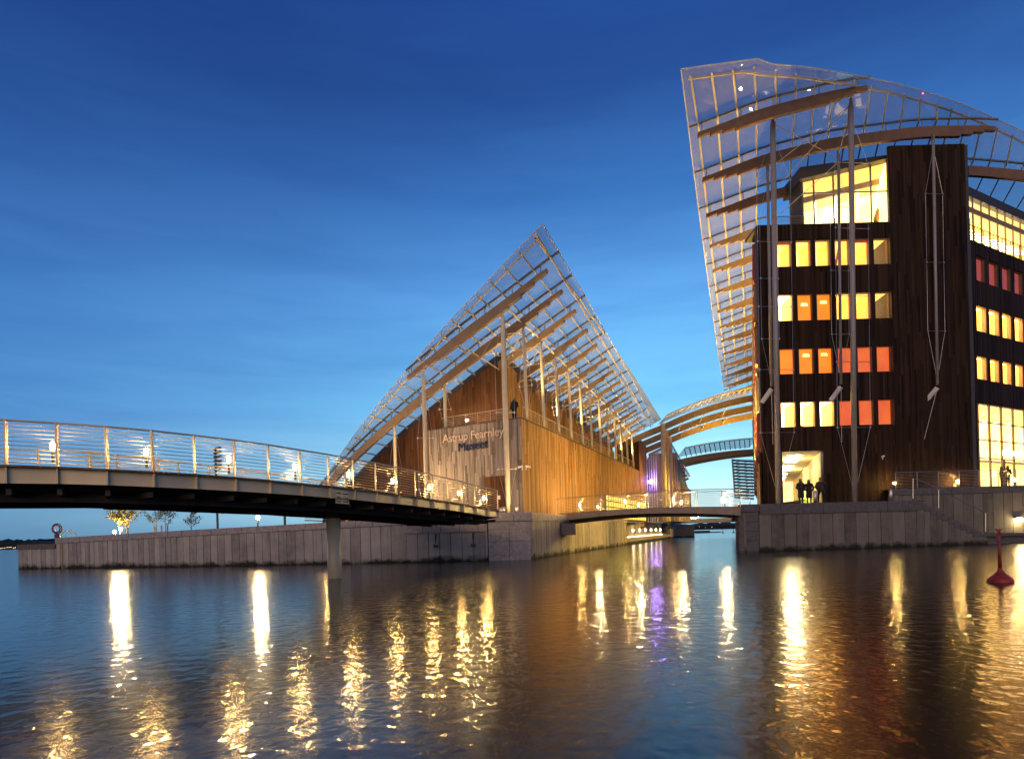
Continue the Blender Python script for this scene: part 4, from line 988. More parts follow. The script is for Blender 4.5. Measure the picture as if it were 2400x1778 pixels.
# tall glazing lower right: grid of panes
mb = MB(); vs_ = [g0, g0 + .28] + [rws(u, 1040)[0] for u in (2325.6, 2353.5, 2381)]; stp = vs_[-1] - vs_[-2]
while vs_[-1] < LR: vs_.append(vs_[-1] + stp)
hz = [4.38] + [rws(2297, v)[1] for v in (1072, 1028.6, 986.5)] + [gz]
for s in vs_: 
    p = rw(s) + RWn * .1; MB().slab(p - RWd * .05, p + RWd * .05, 4.32, gz, .16).build('mullion', 'rafter_steel', ob)
for z in hz:
    MB().slab(rw(g0) + RWn * .12, rw(LR) + RWn * .12, z - .04, z + .04, .12).build('transom', 'rafter_steel', ob)
for s, e_ in zip(vs_, vs_[1:]):
    for z, zt in zip(hz, hz[1:]):
        p, q = rw(s + .06) + RWn * .18, rw(e_ - .06) + RWn * .18
        MB().add([(*p, z + .05), (*q, z + .05), (*q, zt - .05), (*p, zt - .05)], [(0, 1, 2, 3)]).build('pane', 'clear_glass', ob)
hall = MB(); p, q, p2, q2 = rw(g0 - .1) + RWn * .5, rw(LR) + RWn * .5, rw(g0 - .1) + RWn * 5, rw(LR + 16) + RWn * 5
hall.add([(*p2, 4.5), (*q2, 4.5), (*q2, gz), (*p2, gz)], [(0, 1, 2, 3)]); hc_ = MB(); hc_.add([(*p, gz), (*q, gz), (*q2, gz), (*p2, gz)], [(0, 1, 2, 3)]); hc_.build('lobby_ceiling', 'room_ceiling', ob); hall.add([(*p, 4.5), (*p2, 4.5), (*p2, gz), (*p, gz)], [(0, 1, 2, 3)])
hall.add([(*p, 4.52), (*q, 4.52), (*q2, 4.52), (*p2, 4.52)], [(0, 1, 2, 3)]); hall.build('lobby', 'room_pale', ob)
mz_ = hz[1] + .9
MB().slab(rw(g0) + RWn * 1.5, rw(LR) + RWn * 1.5, hz[1] - .1, hz[1] + .12, 3).build('mezzanine_edge', 'plaster', ob)
for k in range(6):
    c0 = rw(g0 + 1 + k * 2.2) + RWn * 3; MB().lathe((*c0, gz - .5), [(.05, -.05), (.22, -.03), (.22, .03), (.05, .05)], 12).build('ceiling_lamp', 'tube', ob)
p, q = rw(vs_[1]) + RWn * 4.6, rw(vs_[3]) + RWn * 4.6
MB().slab(p, q, hz[1] + .3, hz[2] - .2, .1).build('lit_wall_panel', 'win_white', ob)
# glowing lettering strip in the lobby (unreadable shapes in the photograph)
st = rws(2352, 1060)[0]; mb = MB(); zq_ = rws(2352, 1066)[1]
s = st
for k, ch in enumerate('LEEFFUEHELIEFEHL'):
    wch = .17; p = rw(s) + RWn * .02; q = rw(s + wch) + RWn * .02
    mb.slab(p, p + RWd * .045, zq_, zq_ + .38, .05)
    for zq2 in {'L': (0,), 'E': (0, .17, .34), 'F': (.17, .34), 'U': (0,), 'H': (.17,), 'I': ()}[ch]: mb.slab(p + RWd * .05, q, zq_ + zq2, zq_ + zq2 + .045, .05)
    if ch in 'UH': mb.slab(q, q + RWd * .045, zq_, zq_ + .38, .05)
    s += .29
mb.build('light_lettering', 'screen_text', ob)
# door frame
for s in (rws(2358, 1100)[0], rws(2381, 1100)[0]):
    p = rw(s) + RWn * .05; MB().slab(p - RWd * .06, p + RWd * .06, 4.32, hz[1] - .05, .1).build('door_frame', 'rafter_steel', ob)
# upper glazed floor on the receding side
mb = MB(); room = MB()
p, q = rw(0) + RWn * 4.2, rw(LR + 16) + RWn * 4.2; pa_, qa = rw(0) + RWn * .6, rw(LR) + RWn * .6
room.add([(*p, uzb), (*q, uzb), (*q, uzt(LR) - .8), (*p, uzt(0) - .8)], [(0, 1, 2, 3)]); MB().add([(*pa_, uzt(0) + .1), (*qa, uzt(LR) + .1), (*q, uzt(LR) - .8), (*p, uzt(0) - .8)], [(0, 1, 2, 3)]).build('upper_ceiling', 'room_ceiling', ob); room.build('upper_room', 'room_pale', ob)
for k in range(12):
    s = k * 1.35; p = rw(s) + RWn * .55; MB().slab(p - RWd * .04, p + RWd * .04, uzb, uzt(s), .12).build('mullion', 'glulam', ob)
    p2 = rw(s + .02) + RWn * .6; q2 = rw(s + 1.3) + RWn * .6; MB().add([(*p2, uzb), (*q2, uzb), (*q2, uzt(s + 1.3)), (*p2, uzt(s))], [(0, 1, 2, 3)]).build('pane', 'clear_glass', ob)
    a = rw(s + .1) + RWn * 1.2; b = rw(s + 1.1) + RWn * 3.8; zt = uzt(s) - 1.2; MB().tube([(*a, zt - .9), (*b, zt + .5)], .05, 5).build('tube_lamp', 'tube', ob)
MB().slab(rw(0) + RWn * .5, rw(LR) + RWn * .5, uzt(0) - .02 if 0 else (uzt(0), uzt(LR)), (uzt(0) + .75, uzt(LR) + .75), 5).build('roof_edge', 'fascia', ob)
MB().slab(rw(0) + RWn * .45, rw(LR) + RWn * .45, (uzt(0) - 1.3, uzt(LR) - 1.3), (uzt(0) - .9, uzt(LR) - .9), .1).build('glulam_rail', 'glulam', ob)
railing(ob, [(*rw(k * 1.5), uzb) for k in range(11)], 0, 1.15, 8, 'glulam_dark', wr=.014, names=('railing_post', 'handrail', 'rail_wires'))
# top floor glazed room over the front facade
YG = 51.3; xl, xr = P(1882, 470, YG).x, P(2082, 470, YG).x; zgb = ZF - .3; gtl, gtr = z_at(1884, 428, YG), z_at(2080, 378, YG)
gt = lambda x: interp(x, [(xl, gtl), (xr, gtr)])
ztr = z_at(1950, 455 - 4, YG)
xs_ = [xl] + [P(u, 450, YG).x for u in (1908, 1954, 2000, 2042)] + [xr]
for x in xs_: MB().box((x - .05, YG, zgb), (x + .05, YG + .12, gt(x))).build('mullion', 'rafter_steel', ob)
MB().box((xl, YG + .01, ztr - .05), (xr, YG + .1, ztr + .05)).build('transom', 'rafter_steel', ob)
for x, x2 in zip(xs_, xs_[1:]):
    MB().add([(x + .06, YG + .06, zgb), (x2 - .06, YG + .06, zgb), (x2 - .06, YG + .06, ztr - .06), (x + .06, YG + .06, ztr - .06)], [(0, 1, 2, 3)]).build('pane', 'clear_glass', ob)
    MB().add([(x + .06, YG + .06, ztr + .06), (x2 - .06, YG + .06, ztr + .06), (x2 - .06, YG + .06, gt(x2) - .03), (x + .06, YG + .06, gt(x) - .03)], [(0, 1, 2, 3)]).build('pane', 'clear_glass', ob)
rm = MB(); y2 = YG + 2.0
rm.add([(xl, y2, zgb), (xr, y2, zgb), (xr, y2, gtr - 1.6), (xl, y2, gtl - 1.6)], [(0, 1, 2, 3)]); MB().add([(xl, YG + .2, gtl + .1), (xr, YG + .2, gtr + .1), (xr, y2, gtr - 1.6), (xl, y2, gtl - 1.6)], [(0, 1, 2, 3)]).build('upper_ceiling', 'room_ceiling', ob)
rm.add([(xr + .02, YG + .1, zgb), (xr + .02, y2, zgb), (xr + .02, y2, gtr), (xr + .02, YG + .1, gtr)], [(0, 1, 2, 3)]); rm.build('upper_room', 'room_pale', ob)
for u, v in ((1910, 485), (1958, 470), (2010, 470)):
    a = P(u, v + 40, YG + .9); b_ = P(u, v - 22, YG + 1.8); MB().tube([a, b_], .06, 5).build('tube_lamp', 'tube', ob)
beam(ob, 'inner_beam', 'glulam', (xl, YG + 1.2), (1, 0), lambda x: gt(xl + x) - .95 , 0, xr - xl, .5, .2)
MB().bar(P(2052, 520, YG + 1), P(2070, 462, YG + 2.4), .25, .5).build('leaning_board', 'glulam_dark', ob)
MB().box((xl - .1, YG - .1, zgb - .1), (xr, YG + .3, zgb)).build('sill', 'fascia', ob)
rl, rr_ = P(1872, 392, 50.8), P(2262, 338, 50.8)
MB().hexa([(xl - .4, 50.8, gtl + .02), (xr, 50.8, gtr + .02), (xr, 54, gtr - .1), (xl - .4, 54, gtl - .1), (xl - .4, 50.8, rl.z), (xr, 50.8, P(2082, 362, 50.8).z), (xr, 54, 31.5), (xl - .4, 54, 30.2)]).build('roof', 'fascia', ob)
MB().box((X0, YF + .4, ZF - .25), (XT, 52.5, ZF - .05)).build('balcony_floor', 'fascia', ob)
pts = [(P(1822, 520, 51).x, 51, ZF - .05), (P(1850, 520, 51).x, 51, ZF - .05), (xl - .1, 51, ZF - .05)]
railing(ob, pts, 0, 1.15, 8, 'stainless', wr=.014, names=('railing_post', 'handrail', 'rail_wires'))
MB().hexa([(xl - .2, YG, zgb), (xl - .08, YG, zgb), (xl - .08, y2, zgb), (xl - .2, y2, zgb), (xl - .2, YG, gtl + .1), (xl - .08, YG, gtl + .1), (xl - .08, y2, gtl - .1), (xl - .2, y2, gtl - .1)]).build('side_frame', 'fascia', ob)
MB().box((X0 + .2, YF + .42, 7.7), (X0 + 15, YF + .5, 7.8)).build('sill', 'fascia', ob)
# canal side wall with coloured upright panels
def cs(D, off=0): return Vector((X0 + DR.x * (D - YF), D)) + Vector((-DR.y, DR.x)).normalized() * off
mb = MB(); board_wall(mb, cs(132), cs(YF + .1), 7.6, 25, .4, .02); mb.build('canal_boards', 'wood_dark', ob, kind='stuff')
MB().slab(cs(YF + .2, -.12), cs(132, -.12), 7.6, 24.9, -.4).build('core_wall', 'fascia', ob)
D_ = YF + 1.5; k = 0
while D_ < 128:
    for lv in range(5):
        if random.random() < .75:
            z = 8 + lv * 3.4; mt = random.choice(['panel_red', 'panel_grey', 'wood_canal', 'panel_grey', 'panel_red'])
            MB().slab(cs(D_ + 1.1, .05), cs(D_, .05), z, z + 2.9, -.28).build('shutter_panel', mt, ob)
    D_ += 2.6
# arcade passage
pc0 = Vector((pxb, YF + .42)); pdir = DR
Lp = 34
def pp_(x0, s): return (x0 + DR.x * s, YF + .42 + s)
MB().add([(*pp_(X0 + .1, 0), PZT), (*pp_(pxb + .1, 0), PZT), (*pp_(pxb + .1, Lp), PZT), (*pp_(X0 + .1, Lp), PZT)], [(0, 1, 2, 3)]).build('passage_ceiling', 'plaster', ob)
mb = MB(); board_wall(mb, pp_(pxb + .3, Lp), pp_(pxb + .3, 0), 3.25, PZT, .3, .01); mb = MB(); board_wall(mb, pp_(pxb, 0), pp_(pxb, Lp), 3.25, PZT, .3, .01, face=-1); mb.build('passage_boards', 'wood_pass', ob, kind='stuff')
for D_ in (50.3, 59, 68, 77):
    s = D_ - YF; MB().box((X0 + DR.x * s, D_, 3.25), (X0 + DR.x * s + .7, D_ + .7, 7.6)).build('pillar', 'wood_pass' if s > 1 else 'wood_dark', ob)
MB().add([(*pp_(X0, Lp), 3.3), (*pp_(pxb, Lp), 3.3), (*pp_(pxb, Lp), PZT), (*pp_(X0, Lp), PZT)], [(0, 1, 2, 3)]).build('end_glass', 'win_pale', ob)
# shop window strip low in the passage wall
MB().slab(pp_(pxb - .03, 8), pp_(pxb - .03, 20), 3.4, 5.4, -.02).build('shop_window', 'lattice_glow', ob)
for u, v in ((1863, 1068.8), (1854.4, 1081.6), (1846, 1093), (1839, 1102), (1833.4, 1111), (1830, 1118.7), (1828, 1124.6)):
    p = PZ(u, v, PZT - .05); MB().lathe((p.x, p.y, PZT - .08), [(.5, 0), (.52, .03), (.5, .07)], 20).build('ceiling_lamp', 'ceil_light', ob)
# masts of the office roof
office_rows = [(45.5, 30.5), (49.5, 29.5), (53.5, 28.7), (57.5, 27.9), (61.5, 27.3), (65.5, 26.7), (69.5, 26.1), (73.5, 25.6), (77.5, 25.2), (81.5, 24.7), (85.5, 24.2), (89.5, 23.8), (93.5, 23.3), (97.5, 22.95)]
z0t = [(41.5, 31.4)] + office_rows
pr2 = [(-2.5, -.85), (-1.6, -.5), (0, 0), (4.5, 1.6), (10, 2.8), (17, 3.5), (22, 3.4), (27, 2.8), (33, 1.2), (38, -.8)]
def p2_(x): return sum(interp(x + k, pr2) for k in (-1.2, -.6, 0, .6, 1.2)) / 5
def osheet(x, D): return Vector((14 + .375 * (D - 45.5) + x, D, interp(D, z0t) + p2_(x)))
fpts = []
for u, v, D in ((1596, 162, 41.5), (1690, 149, 41.5), (1780, 137, 41.6), (1784, 149, 41.7), (1884, 156, 42.4), (1974, 170, 43.8), (2087, 192, 46), (2163, 213, 47.6), (2238, 237, 49), (2313, 268, 50.3), (2400, 309, 51.5), (2520, 372, 52.5), (2650, 450, 53)):
    p = P(u, v, D); fpts.append((p.x - 14 - .375 * (p.y - 45.5), p))
fD = [(x, p.y) for x, p in fpts]; fZ = [(x, p.z) for x, p in fpts]
def ofront(x): D = interp(x, fD); return Vector((14 + .375 * (D - 45.5) + x, D, interp(x, fZ)))
xe = fpts[0][0]
XC = [xe + .75 + 1.4 * k for k in range(25)]
def orow(x):
    fd = interp(x, fD); rows = [r[0] for r in office_rows if r[0] > fd + .8]
    if x > 4.6: rows = [r for r in rows if r <= (53.6 if x < 21 else 61.6)]
    return rows
def oe(D): return xe - .0 + (.0 if D < 45 else .0)
for x in XC:
    pts = [ofront(x) + Vector((0, .5, -.17))] + [osheet(x, D) + Vector((0, 0, -.17)) for D in orow(x)]
    if len(pts) > 1: MB().tube(pts, .065, 6).build('purlin', 'cream_steel', ob)
MB().tube([ofront(x) + Vector((.1, .75, -.2)) for x in [xe + .6 + k * 1.2 for k in range(28)]], .075, 6).build('edge_tube', 'cream_steel', ob)
MB().tube([ofront(xe)] + [osheet(xe, r[0]) + Vector((0, 0, .45)) for r in office_rows], .035, 5).build('glass_edge', 'white_steel', ob)
MB().tube([ofront(x) for x in [xe + k * 1.0 for k in range(34)]], .035, 5).build('glass_edge', 'white_steel', ob)
allx = [xe] + XC
for xa, xb in zip(allx, allx[1:]):
    xm = (xa + xb) / 2; rows = orow(xm)
    def g_(x, D): 
        q = ofront(x) if D is None else osheet(x, D)
        if D is not None and x == xe: q.z += .45
        return q
    rr2 = [None] + rows
    for D0_, D1_ in zip(rr2, rr2[1:]): pane(ob, [g_(xa, D0_), g_(xa, D1_), g_(xb, D1_), g_(xb, D0_)])
def obeam(D, x0, x1, s0, s1, n=20, dep=.72):
    z0_ = interp(D, z0t)
    bm_ = beam(ob, 'roof_beam', 'glulam_dark' if D < 54 else 'glulam', (14 + .375 * (D - 45.5), D), (1, 0), lambda x: z0_ + p2_(x) - 1.15, x0, x1, dep, .32, s0, s1, n, .9)  # front beams use a darker copy; their shade is put into the colour
    x = x0 + .3
    while x < x1: q = osheet(x, D); MB().tube([q + Vector((0, 0, -.9)), q + Vector((0, 0, -.1))], .035, 5).build('hanger', 'rafter_steel', bm_); x += 2.8
    pts = [osheet(max(x0 - 1, xe + .1 if x0 == 0 else x0 - 1) + (x1 - x0 + (.9 if x0 == 0 and x1 > 8 else 1.3)) * k / 20, D) + Vector((0, 0, -.09)) for k in range(21)]; mb = MB()
    for p, q in zip(pts, pts[1:]): mb.bar(p, q, .13, .13)
    mb.build('rafter', 'rafter_steel', ob)
obeam(45.5, 0, P(2031, 211, 45.5).x - 14, 1, 1, 24, .8)
obeam(49.5, 0, P(2331, 305, 49.5).x - 15.5, 1, 1, 30, .8)
obeam(53.5, 0, P(1880, 454, 53.5).x - 17, 1, 0, 14, .75)
obeam(53.5, P(2268, 401, 53.5).x - 17, 34, 0, 0, 14, .8)
for D, z in office_rows[3:]: obeam(D, 0, 4.4, 1, 0, 10)
def omast(u0, v0, u1, v1, D, r, levels, spread, zbase=None):
    a, b = P(u0, v0, D), P(u1, v1, D)
    if zbase: b.z = zbase
    return mast(ob, a, b, r, levels, spread, (1, .12), 'mast_steel', 'mast', False)
lv5 = (.19, .355, .52, .69, .855)
omast(1811, 290, 1824, 1172, 46.7, .19, lv5, 1.3, 3.27); omast(1994, 246, 2003, 1168, 47.0, .19, lv5, 1.3, 3.27)
for a in ((1799, 400, 1808, 905), (1965, 368, 1971, 900), (2187, 328, 2197, 902)):
    m_ = omast(*a, 49.3, .11, (.22, .50, .78), .72)
    b_ = P(a[2], a[3], 49.3); MB().bar(b_ + Vector((0, .0, -.2)), b_ + Vector((-.5, .65, -1.1)), .2, .3).tube([b_ + Vector((0, .0, -.2)), b_ + Vector((-.9 if a[0] > 2100 else .2, .5, -4.4))], .02, 4).build('wall_bracket', 'white_steel', m_)
for (u, v, D), (u2, v2, D2) in ((((1811, 290, 46.7), (1965, 372, 49.3))), ((1994, 246, 47), (1801, 398, 49.3)), ((1994, 246, 47), (1965, 368, 49.3)), ((1994, 246, 47), (1830, 430, 49.3)), ((1965, 380, 49.3), (1830, 500, 51))):
    MB().tube([P(u, v, D), P(u2, v2, D2)], .03, 4).build('tie_rod', 'cream_steel', ob)
MB().lathe(P(2163, 219, 48.2), [(.03, -.05), (.06, 0), (.03, .05)], 8).build('aviation_lamp', 'red_lamp', ob)

# far glass roof tip behind the office block
tip = thing('glass_canopy', 'dark underside of a slatted glass canopy far down the canal beside the office block', 'canopy', (44, 130, 10))
for k in range(13):
    v = 1078 + k * 7.3; a, b_ = P(1716 + k * .5, v, 126), P(1767, v + 3, 126)
    MB().bar(a, b_, .3, .32).build('slat', 'rafter_steel', tip)
    if k < 12: MB().tube([P(1724 + k * .5, v + 6, 126), P(1740 + k * .5, v, 126)], .07, 4).tube([P(1744 + k * .5, v + 6, 126), P(1760 + k * .5, v, 126)], .07, 4).build('strut', 'rafter_steel', tip)
MB().tube([P(1716, 1075, 126), P(1723, 1168, 126)], .16, 6).build('edge_tube', 'white_steel', tip)
for k in range(4):
    a, b_, c, d_ = P(1716 + k * 1.7, 1075 + 23 * k, 126.5), P(1767, 1075 + 23 * k, 126.5), P(1767, 1098 + 23 * k, 126.5), P(1718 + k * 1.7, 1098 + 23 * k, 126.5); pane(tip, [a, b_, c, d_])

# ================================================================ SMALL THINGS ON THE QUAYS
# right terrace railing with lamps, stair handrail
tr = thing('railing', 'steel wire railing with small lamps along the upper terrace wall', 'railing', (38, 52, 4.5))
dU = Vector((UW[1][0] - UW[0][0], UW[1][1] - UW[0][1])).normalized(); Ua = Vector(UW[0]) + Vector((0, .3))
us_t = (2099, 2150, 2200, 2248, 2295, 2340, 2382, 2420)
tp = []
for u in us_t:
    p = PV(u, 1140, Ua, dU); tp.append(Vector((p.x, p.y, 4.33)))
railing(tr, tp, 0, 1.25, 10, 'stainless', wr=.011)
for k in (0, 3, 6): bridge_lamp(tr, tp[k] + Vector((-.06, .1, .05)), .85)
hr = thing('handrail', 'sloping steel handrail above the quay stairs', 'handrail', (33, 48, 3.3))
h0, h1, h2 = P(2138, 1122, 46.2), P(2151, 1122, 46.3), P(2314, 1203, 46.8)
MB().tube([h0, h1, h2], .03, 6).build('rail', 'stainless', hr)
for u, va, vb, D in ((2140, 1122, 1168, 46.2), (2200, 1147, 1190, 46.4), (2310, 1202, 1245, 46.8)): MB().tube([P(u, va, D), P(u, vb, D)], .028, 6).build('post', 'stainless', hr)
wlp = thing('wall_lamp', 'bright white wall lamp on the upper terrace wall near the landing stage', 'lamp', P(2383, 1217, 53))
q = PV(2383, 1217, UW[0], dU) + Vector((0, -.25, 0)); MB().box((q.x - .2, q.y - .08, q.z - .14), (q.x + .2, q.y + .1, q.z + .12)).build('lamp_glass', 'niche_glow', wlp); MB().box((q.x - .23, q.y - .1, q.z + .12), (q.x + .23, q.y + .22, q.z + .2)).build('lamp_shade', 'dark_metal', wlp)
# bollards
bol = None
for u, v0, v1, D, lab in ((1911, 1143, 1172, 45.7, 'steel bollard between the second and third person'), (2088, 1137, 1167, 46.6, 'steel bollard at the left end of the terrace wall'),
                       (1174, 1189, 1203, 43.6, 'steel bollard left of the tall mast, farther left one'), (1181, 1187, 1203, 43.7, 'steel bollard left of and nearest to the tall mast'),
                       (1210, 1187, 1203, 43.5, 'steel bollard right of the tall mast by the museum corner')):
    p = P(u, v1, D); zb_ = 3.27 if D > 44.5 else 3.1
    t_ = thing('bollard', lab, 'bollard', (p.x, p.y, zb_), 'steel bollards on the quays'); hgt = (v1 - v0) / F * D
    MB().lathe((p.x, p.y, zb_), [(.14, 0), (.14, hgt), (.1, hgt + .02)], 14).build('post', 'stainless', t_, smooth=True); MB().lathe((p.x, p.y, zb_), [(.2, 0), (.2, .03)], 14).build('base', 'dark_metal', t_)
# cameras on the walls
def cctv(p, dx, lab):
    t_ = thing('security_camera', lab, 'camera', p, 'security cameras on the facades')
    MB().bar(p, p + Vector((dx * .28, -.24, -.1)), .12, .12).build('body', 'white_plastic', t_); MB().tube([p + Vector((dx * .1, -.1, .0)), p + Vector((0, .15, -.1)), p + Vector((0, .2, -.25))], .03, 6).build('bracket', 'white_plastic', t_)
cctv(PV(1224, 1092, S2(AB, BB - .3), GX), -1, 'white security camera on the grey museum wall near its corner'); cctv(PV(1233, 1092, S2(AB - .3, BB), CX), 1, 'white security camera on the orange museum wall near its corner')
cctv(P(2072, 1068, 49.75), -1, 'white security camera on the dark office facade above the terrace')
sn = MB().slab(P(1167, 1163, 45.2), P(1172, 1163, 45.1), P(1167, 1170, 45.2).z, P(1167, 1161, 45.2).z, .03).build('notice', 'white_plastic'); sn['label'] = 'small white notice plate on the museum wall beside the bridge end'; sn['category'] = 'sign'
# lamps on the left quay
def lamp_post(u, vtop, D, lab, mat='lamp_white', r=.16):
    p = P(u, vtop, D); zb_ = zq(p.x) - .05; t_ = thing('lamp_post', lab, 'lamp post', (p.x, p.y, zb_))
    MB().tube([(p.x, p.y, zb_), (p.x, p.y, p.z - .1)], .06, 8).build('post', 'dark_metal', t_); r *= .72; MB().lathe(p, [(r * .5, -r), (r, -.4 * r), (r, .4 * r), (r * .5, r)], 12).build('lamp_glass', mat, t_)
    MB().lathe(p + Vector((0, 0, r)), [(r * 1.2, 0), (r * .3, .06)], 12).build('lamp_cap', 'dark_metal', t_)
lamp_post(604, 1212, 46.5, 'lit lamp post on the quay left of the bridge pier', r=.17); lamp_post(765, 1206, 45.5, 'warm lamp on a thin post just beside the bridge pier', 'lamp_glass', .10)
lamp_post(268, 1246, 48.3, 'low ground lamp left of the lit birch', r=.13); lamp_post(283, 1238.5, 48.3, 'low lamp at the foot of the lit birch', r=.15)
def pole(u, vt, D, lab, heads):
    p = P(u, vt, D); zb_ = zq(p.x) - .05; t_ = thing('pole', lab, 'pole', (p.x, p.y, zb_)); MB().tube([(p.x, p.y, zb_), (p.x, p.y, p.z)], .11, 8).build('post', 'dark_metal', t_)
    return t_, p
t_, p = pole(505, 1052, 62, 'tall dark pole carrying a column of five black floodlights behind the bridge', 5)
for k in range(6):
    z = p.z - k * .40; MB().bar((p.x - .15, p.y, z), (p.x + .62 - .05 * (k == 5), p.y - .25, z + (.1 if k < 3 else 0)), .2, .2).build('floodlight', 'dark_metal', t_)
q = P(508, 1202, 62); MB().tube([(p.x, p.y, q.z), (p.x + .4, p.y, q.z + .02)], .04, 5).box((p.x + .3, p.y - .1, q.z - .08), (p.x + .55, p.y + .1, q.z + .08)).build('small_camera', 'white_plastic', t_)
t_, p = pole(667, 1200, 56, 'thin pole with a flat twin lamp head under the bridge', 0)
MB().box((p.x - .45, p.y - .2, p.z - .05), (p.x + .45, p.y + .2, p.z + .12)).build('lamp_head', 'stainless', t_)
# lifebuoy stand and ladder
t_ = thing('lifebuoy_stand', 'lifebuoy on a two legged stand at the low end of the quay', 'lifebuoy stand', (-37, 51.5, 1.9)); p = P(134, 1240, 51.4)
for u in (129.5, 140.5):
    a = P(u, 1245, 51.4); MB().tube([(a.x, 51.4, 1.9), (a.x, 51.4, p.z + .1)], .035, 6).build('leg', 'stainless', t_)
MB().torus((p.x, 51.3, p.z + .05), .30, .06).build('ring', 'ring_paint', t_); MB().torus((p.x, 51.38, p.z + .05), .40, .04).box((p.x - .2, 51.34, p.z - .75), (p.x + .2, 51.42, p.z - .38)).build('backing_frame', 'dark_metal', t_)
t_ = thing('ladder', 'yellow and steel quay ladder going down into the water', 'ladder', (-35.8, 49.9, 0)); a, b_ = P(146, 1300, 49.8), P(154.5, 1300, 49.8)
for q in (a, b_):
    MB().tube([(q.x, 49.75, -.3), (q.x, 49.75, 1.9)], .03, 6).tube([(q.x, 49.75, 1.9), (q.x + .05, 49.8, 2.8), (q.x + .18, 50.2, 3.0), (q.x + .28, 50.6, 2.7), (q.x + .3, 50.7, 1.9)], .025, 6).build('rail', 'ladder_yellow', t_)
for k in range(7): MB().tube([(a.x, 49.75, .05 + k * .28), (b_.x, 49.75, .05 + k * .28)], .018, 5).build('rung', 'ladder_yellow', t_)
# buoy
bu = thing('buoy', 'red cone shaped spar buoy with a cross mark floating at the right', 'buoy', PZ(2345, 1364, 0)); p = PZ(2345, 1364, 0); bs = p.y / F
MB().lathe(p, [(22 * bs, -.12), (27 * bs, 3 * bs), (25 * bs, 9 * bs), (14 * bs, 18 * bs), (7 * bs, 26 * bs), (4.2 * bs, 34 * bs)], 24).build('float', 'red_paint', bu, smooth=True)
MB().tube([p + Vector((0, 0, 34 * bs)), p + Vector((-.02, 0, 112 * bs))], [4 * bs, 3.2 * bs], 12).build('mast', 'red_paint', bu, smooth=True)
z = p.z + 118 * bs; MB().bar((p.x - 7 * bs, p.y, z - 7 * bs), (p.x + 6 * bs, p.y, z + 7 * bs), 2.4 * bs, 2.4 * bs).bar((p.x + 7 * bs, p.y, z - 7 * bs), (p.x - 8 * bs, p.y, z + 7 * bs), 2.4 * bs, 2.4 * bs).bar((p.x, p.y, z - 9 * bs), (p.x, p.y, z + 8 * bs), 2 * bs, 2 * bs).build('topmark', 'red_paint', bu)

# birches
def tree(u, vb, D, hgt, lab, lean=0, nl=520, seed=1, wide=.8, leaf='leaf'):
    rnd = random.Random(seed); p = P(u, vb, D); zb_ = zq(p.x) - .1
    t_ = thing('birch_tree', lab, 'tree', (p.x, p.y, zb_), 'young birches on the left quay')
    tr_ = [Vector((p.x + lean * q + rnd.uniform(-.04, .04), p.y, zb_ + hgt * q)) for q in (0, .2, .4, .6, .8, 1)]
    MB().tube(tr_, [.06, .05, .04, .03, .02, .008], 7).build('trunk', 'bark', t_, smooth=True)
    br = MB(); lf_ = MB()
    for k in range(26):
        q = rnd.uniform(.22, .97); i_ = min(4, int(q * 5)); a = tr_[i_].lerp(tr_[i_ + 1], q * 5 - i_); th = rnd.uniform(0, 6.28); ln = wide * hgt * .33 * (1.15 - q) * rnd.uniform(.6, 1.1)
        m1 = a + Vector((math.cos(th) * ln * .5, math.sin(th) * ln * .5, ln * .45)); e_ = a + Vector((math.cos(th) * ln, math.sin(th) * ln, ln * rnd.uniform(.5, 1.1)))
        br.tube([a, m1, e_], [.014, .009, .004], 4)
        for j in range(nl // 26):
            s = rnd.uniform(.25, 1.08); c = (a.lerp(m1, s * 2) if s < .5 else m1.lerp(e_, s * 2 - 1)) + Vector([rnd.gauss(0, .09 * hgt / 4) for _ in range(3)])
            d1 = Vector([rnd.gauss(0, 1) for _ in range(3)]).normalized() * .07; d2 = d1.cross(Vector([rnd.gauss(0, 1) for _ in range(3)])).normalized() * .055
            lf_.add([c - d1, c + d2, c + d1, c - d2], [(0, 1, 2, 3)])
    br.build('branches', 'bark', t_); lf_.build('crown', leaf, t_)
    return t_
tree(281, 1250, 62.5, 5.2, 'young birch brightly lit gold by the ground lamps, the fuller left one', -.1, 2400, 3, .95, 'leaf_lit'); tree(300, 1250, 63.5, 4.2, 'slimmer lit birch directly right of the brightest birch', .2, 1500, 4, .9, 'leaf_lit')
tree(366, 1247, 64, 5.2, 'unlit thin birch of the middle pair, left trunk with stakes', 0, 1300, 5, .9); tree(387, 1247, 64.5, 5.0, 'unlit thin birch of the middle pair, right trunk', .1, 900, 6, .8)
tree(449, 1243, 62, 3.4, 'small sparse birch alone to the right of the pair', 0, 600, 7, 1.0)
for u in (362, 378, 392, 297):
    p = P(u, 1248, 63.2); s_ = MB().box((p.x - .05, 63.2, zq(p.x) - .05), (p.x + .05, 63.3, zq(p.x) + 1.1)).build('tree_stake', 'timber_deck'); s_['label'] = {362: 'short wooden stake left of the middle birch pair', 378: 'short wooden stake between the middle birch pair', 392: 'short wooden stake right of the middle birch pair', 297: 'short wooden stake beside the lit birch'}[u]; s_['category'] = 'stake'; s_['group'] = 'stakes holding the young birches'

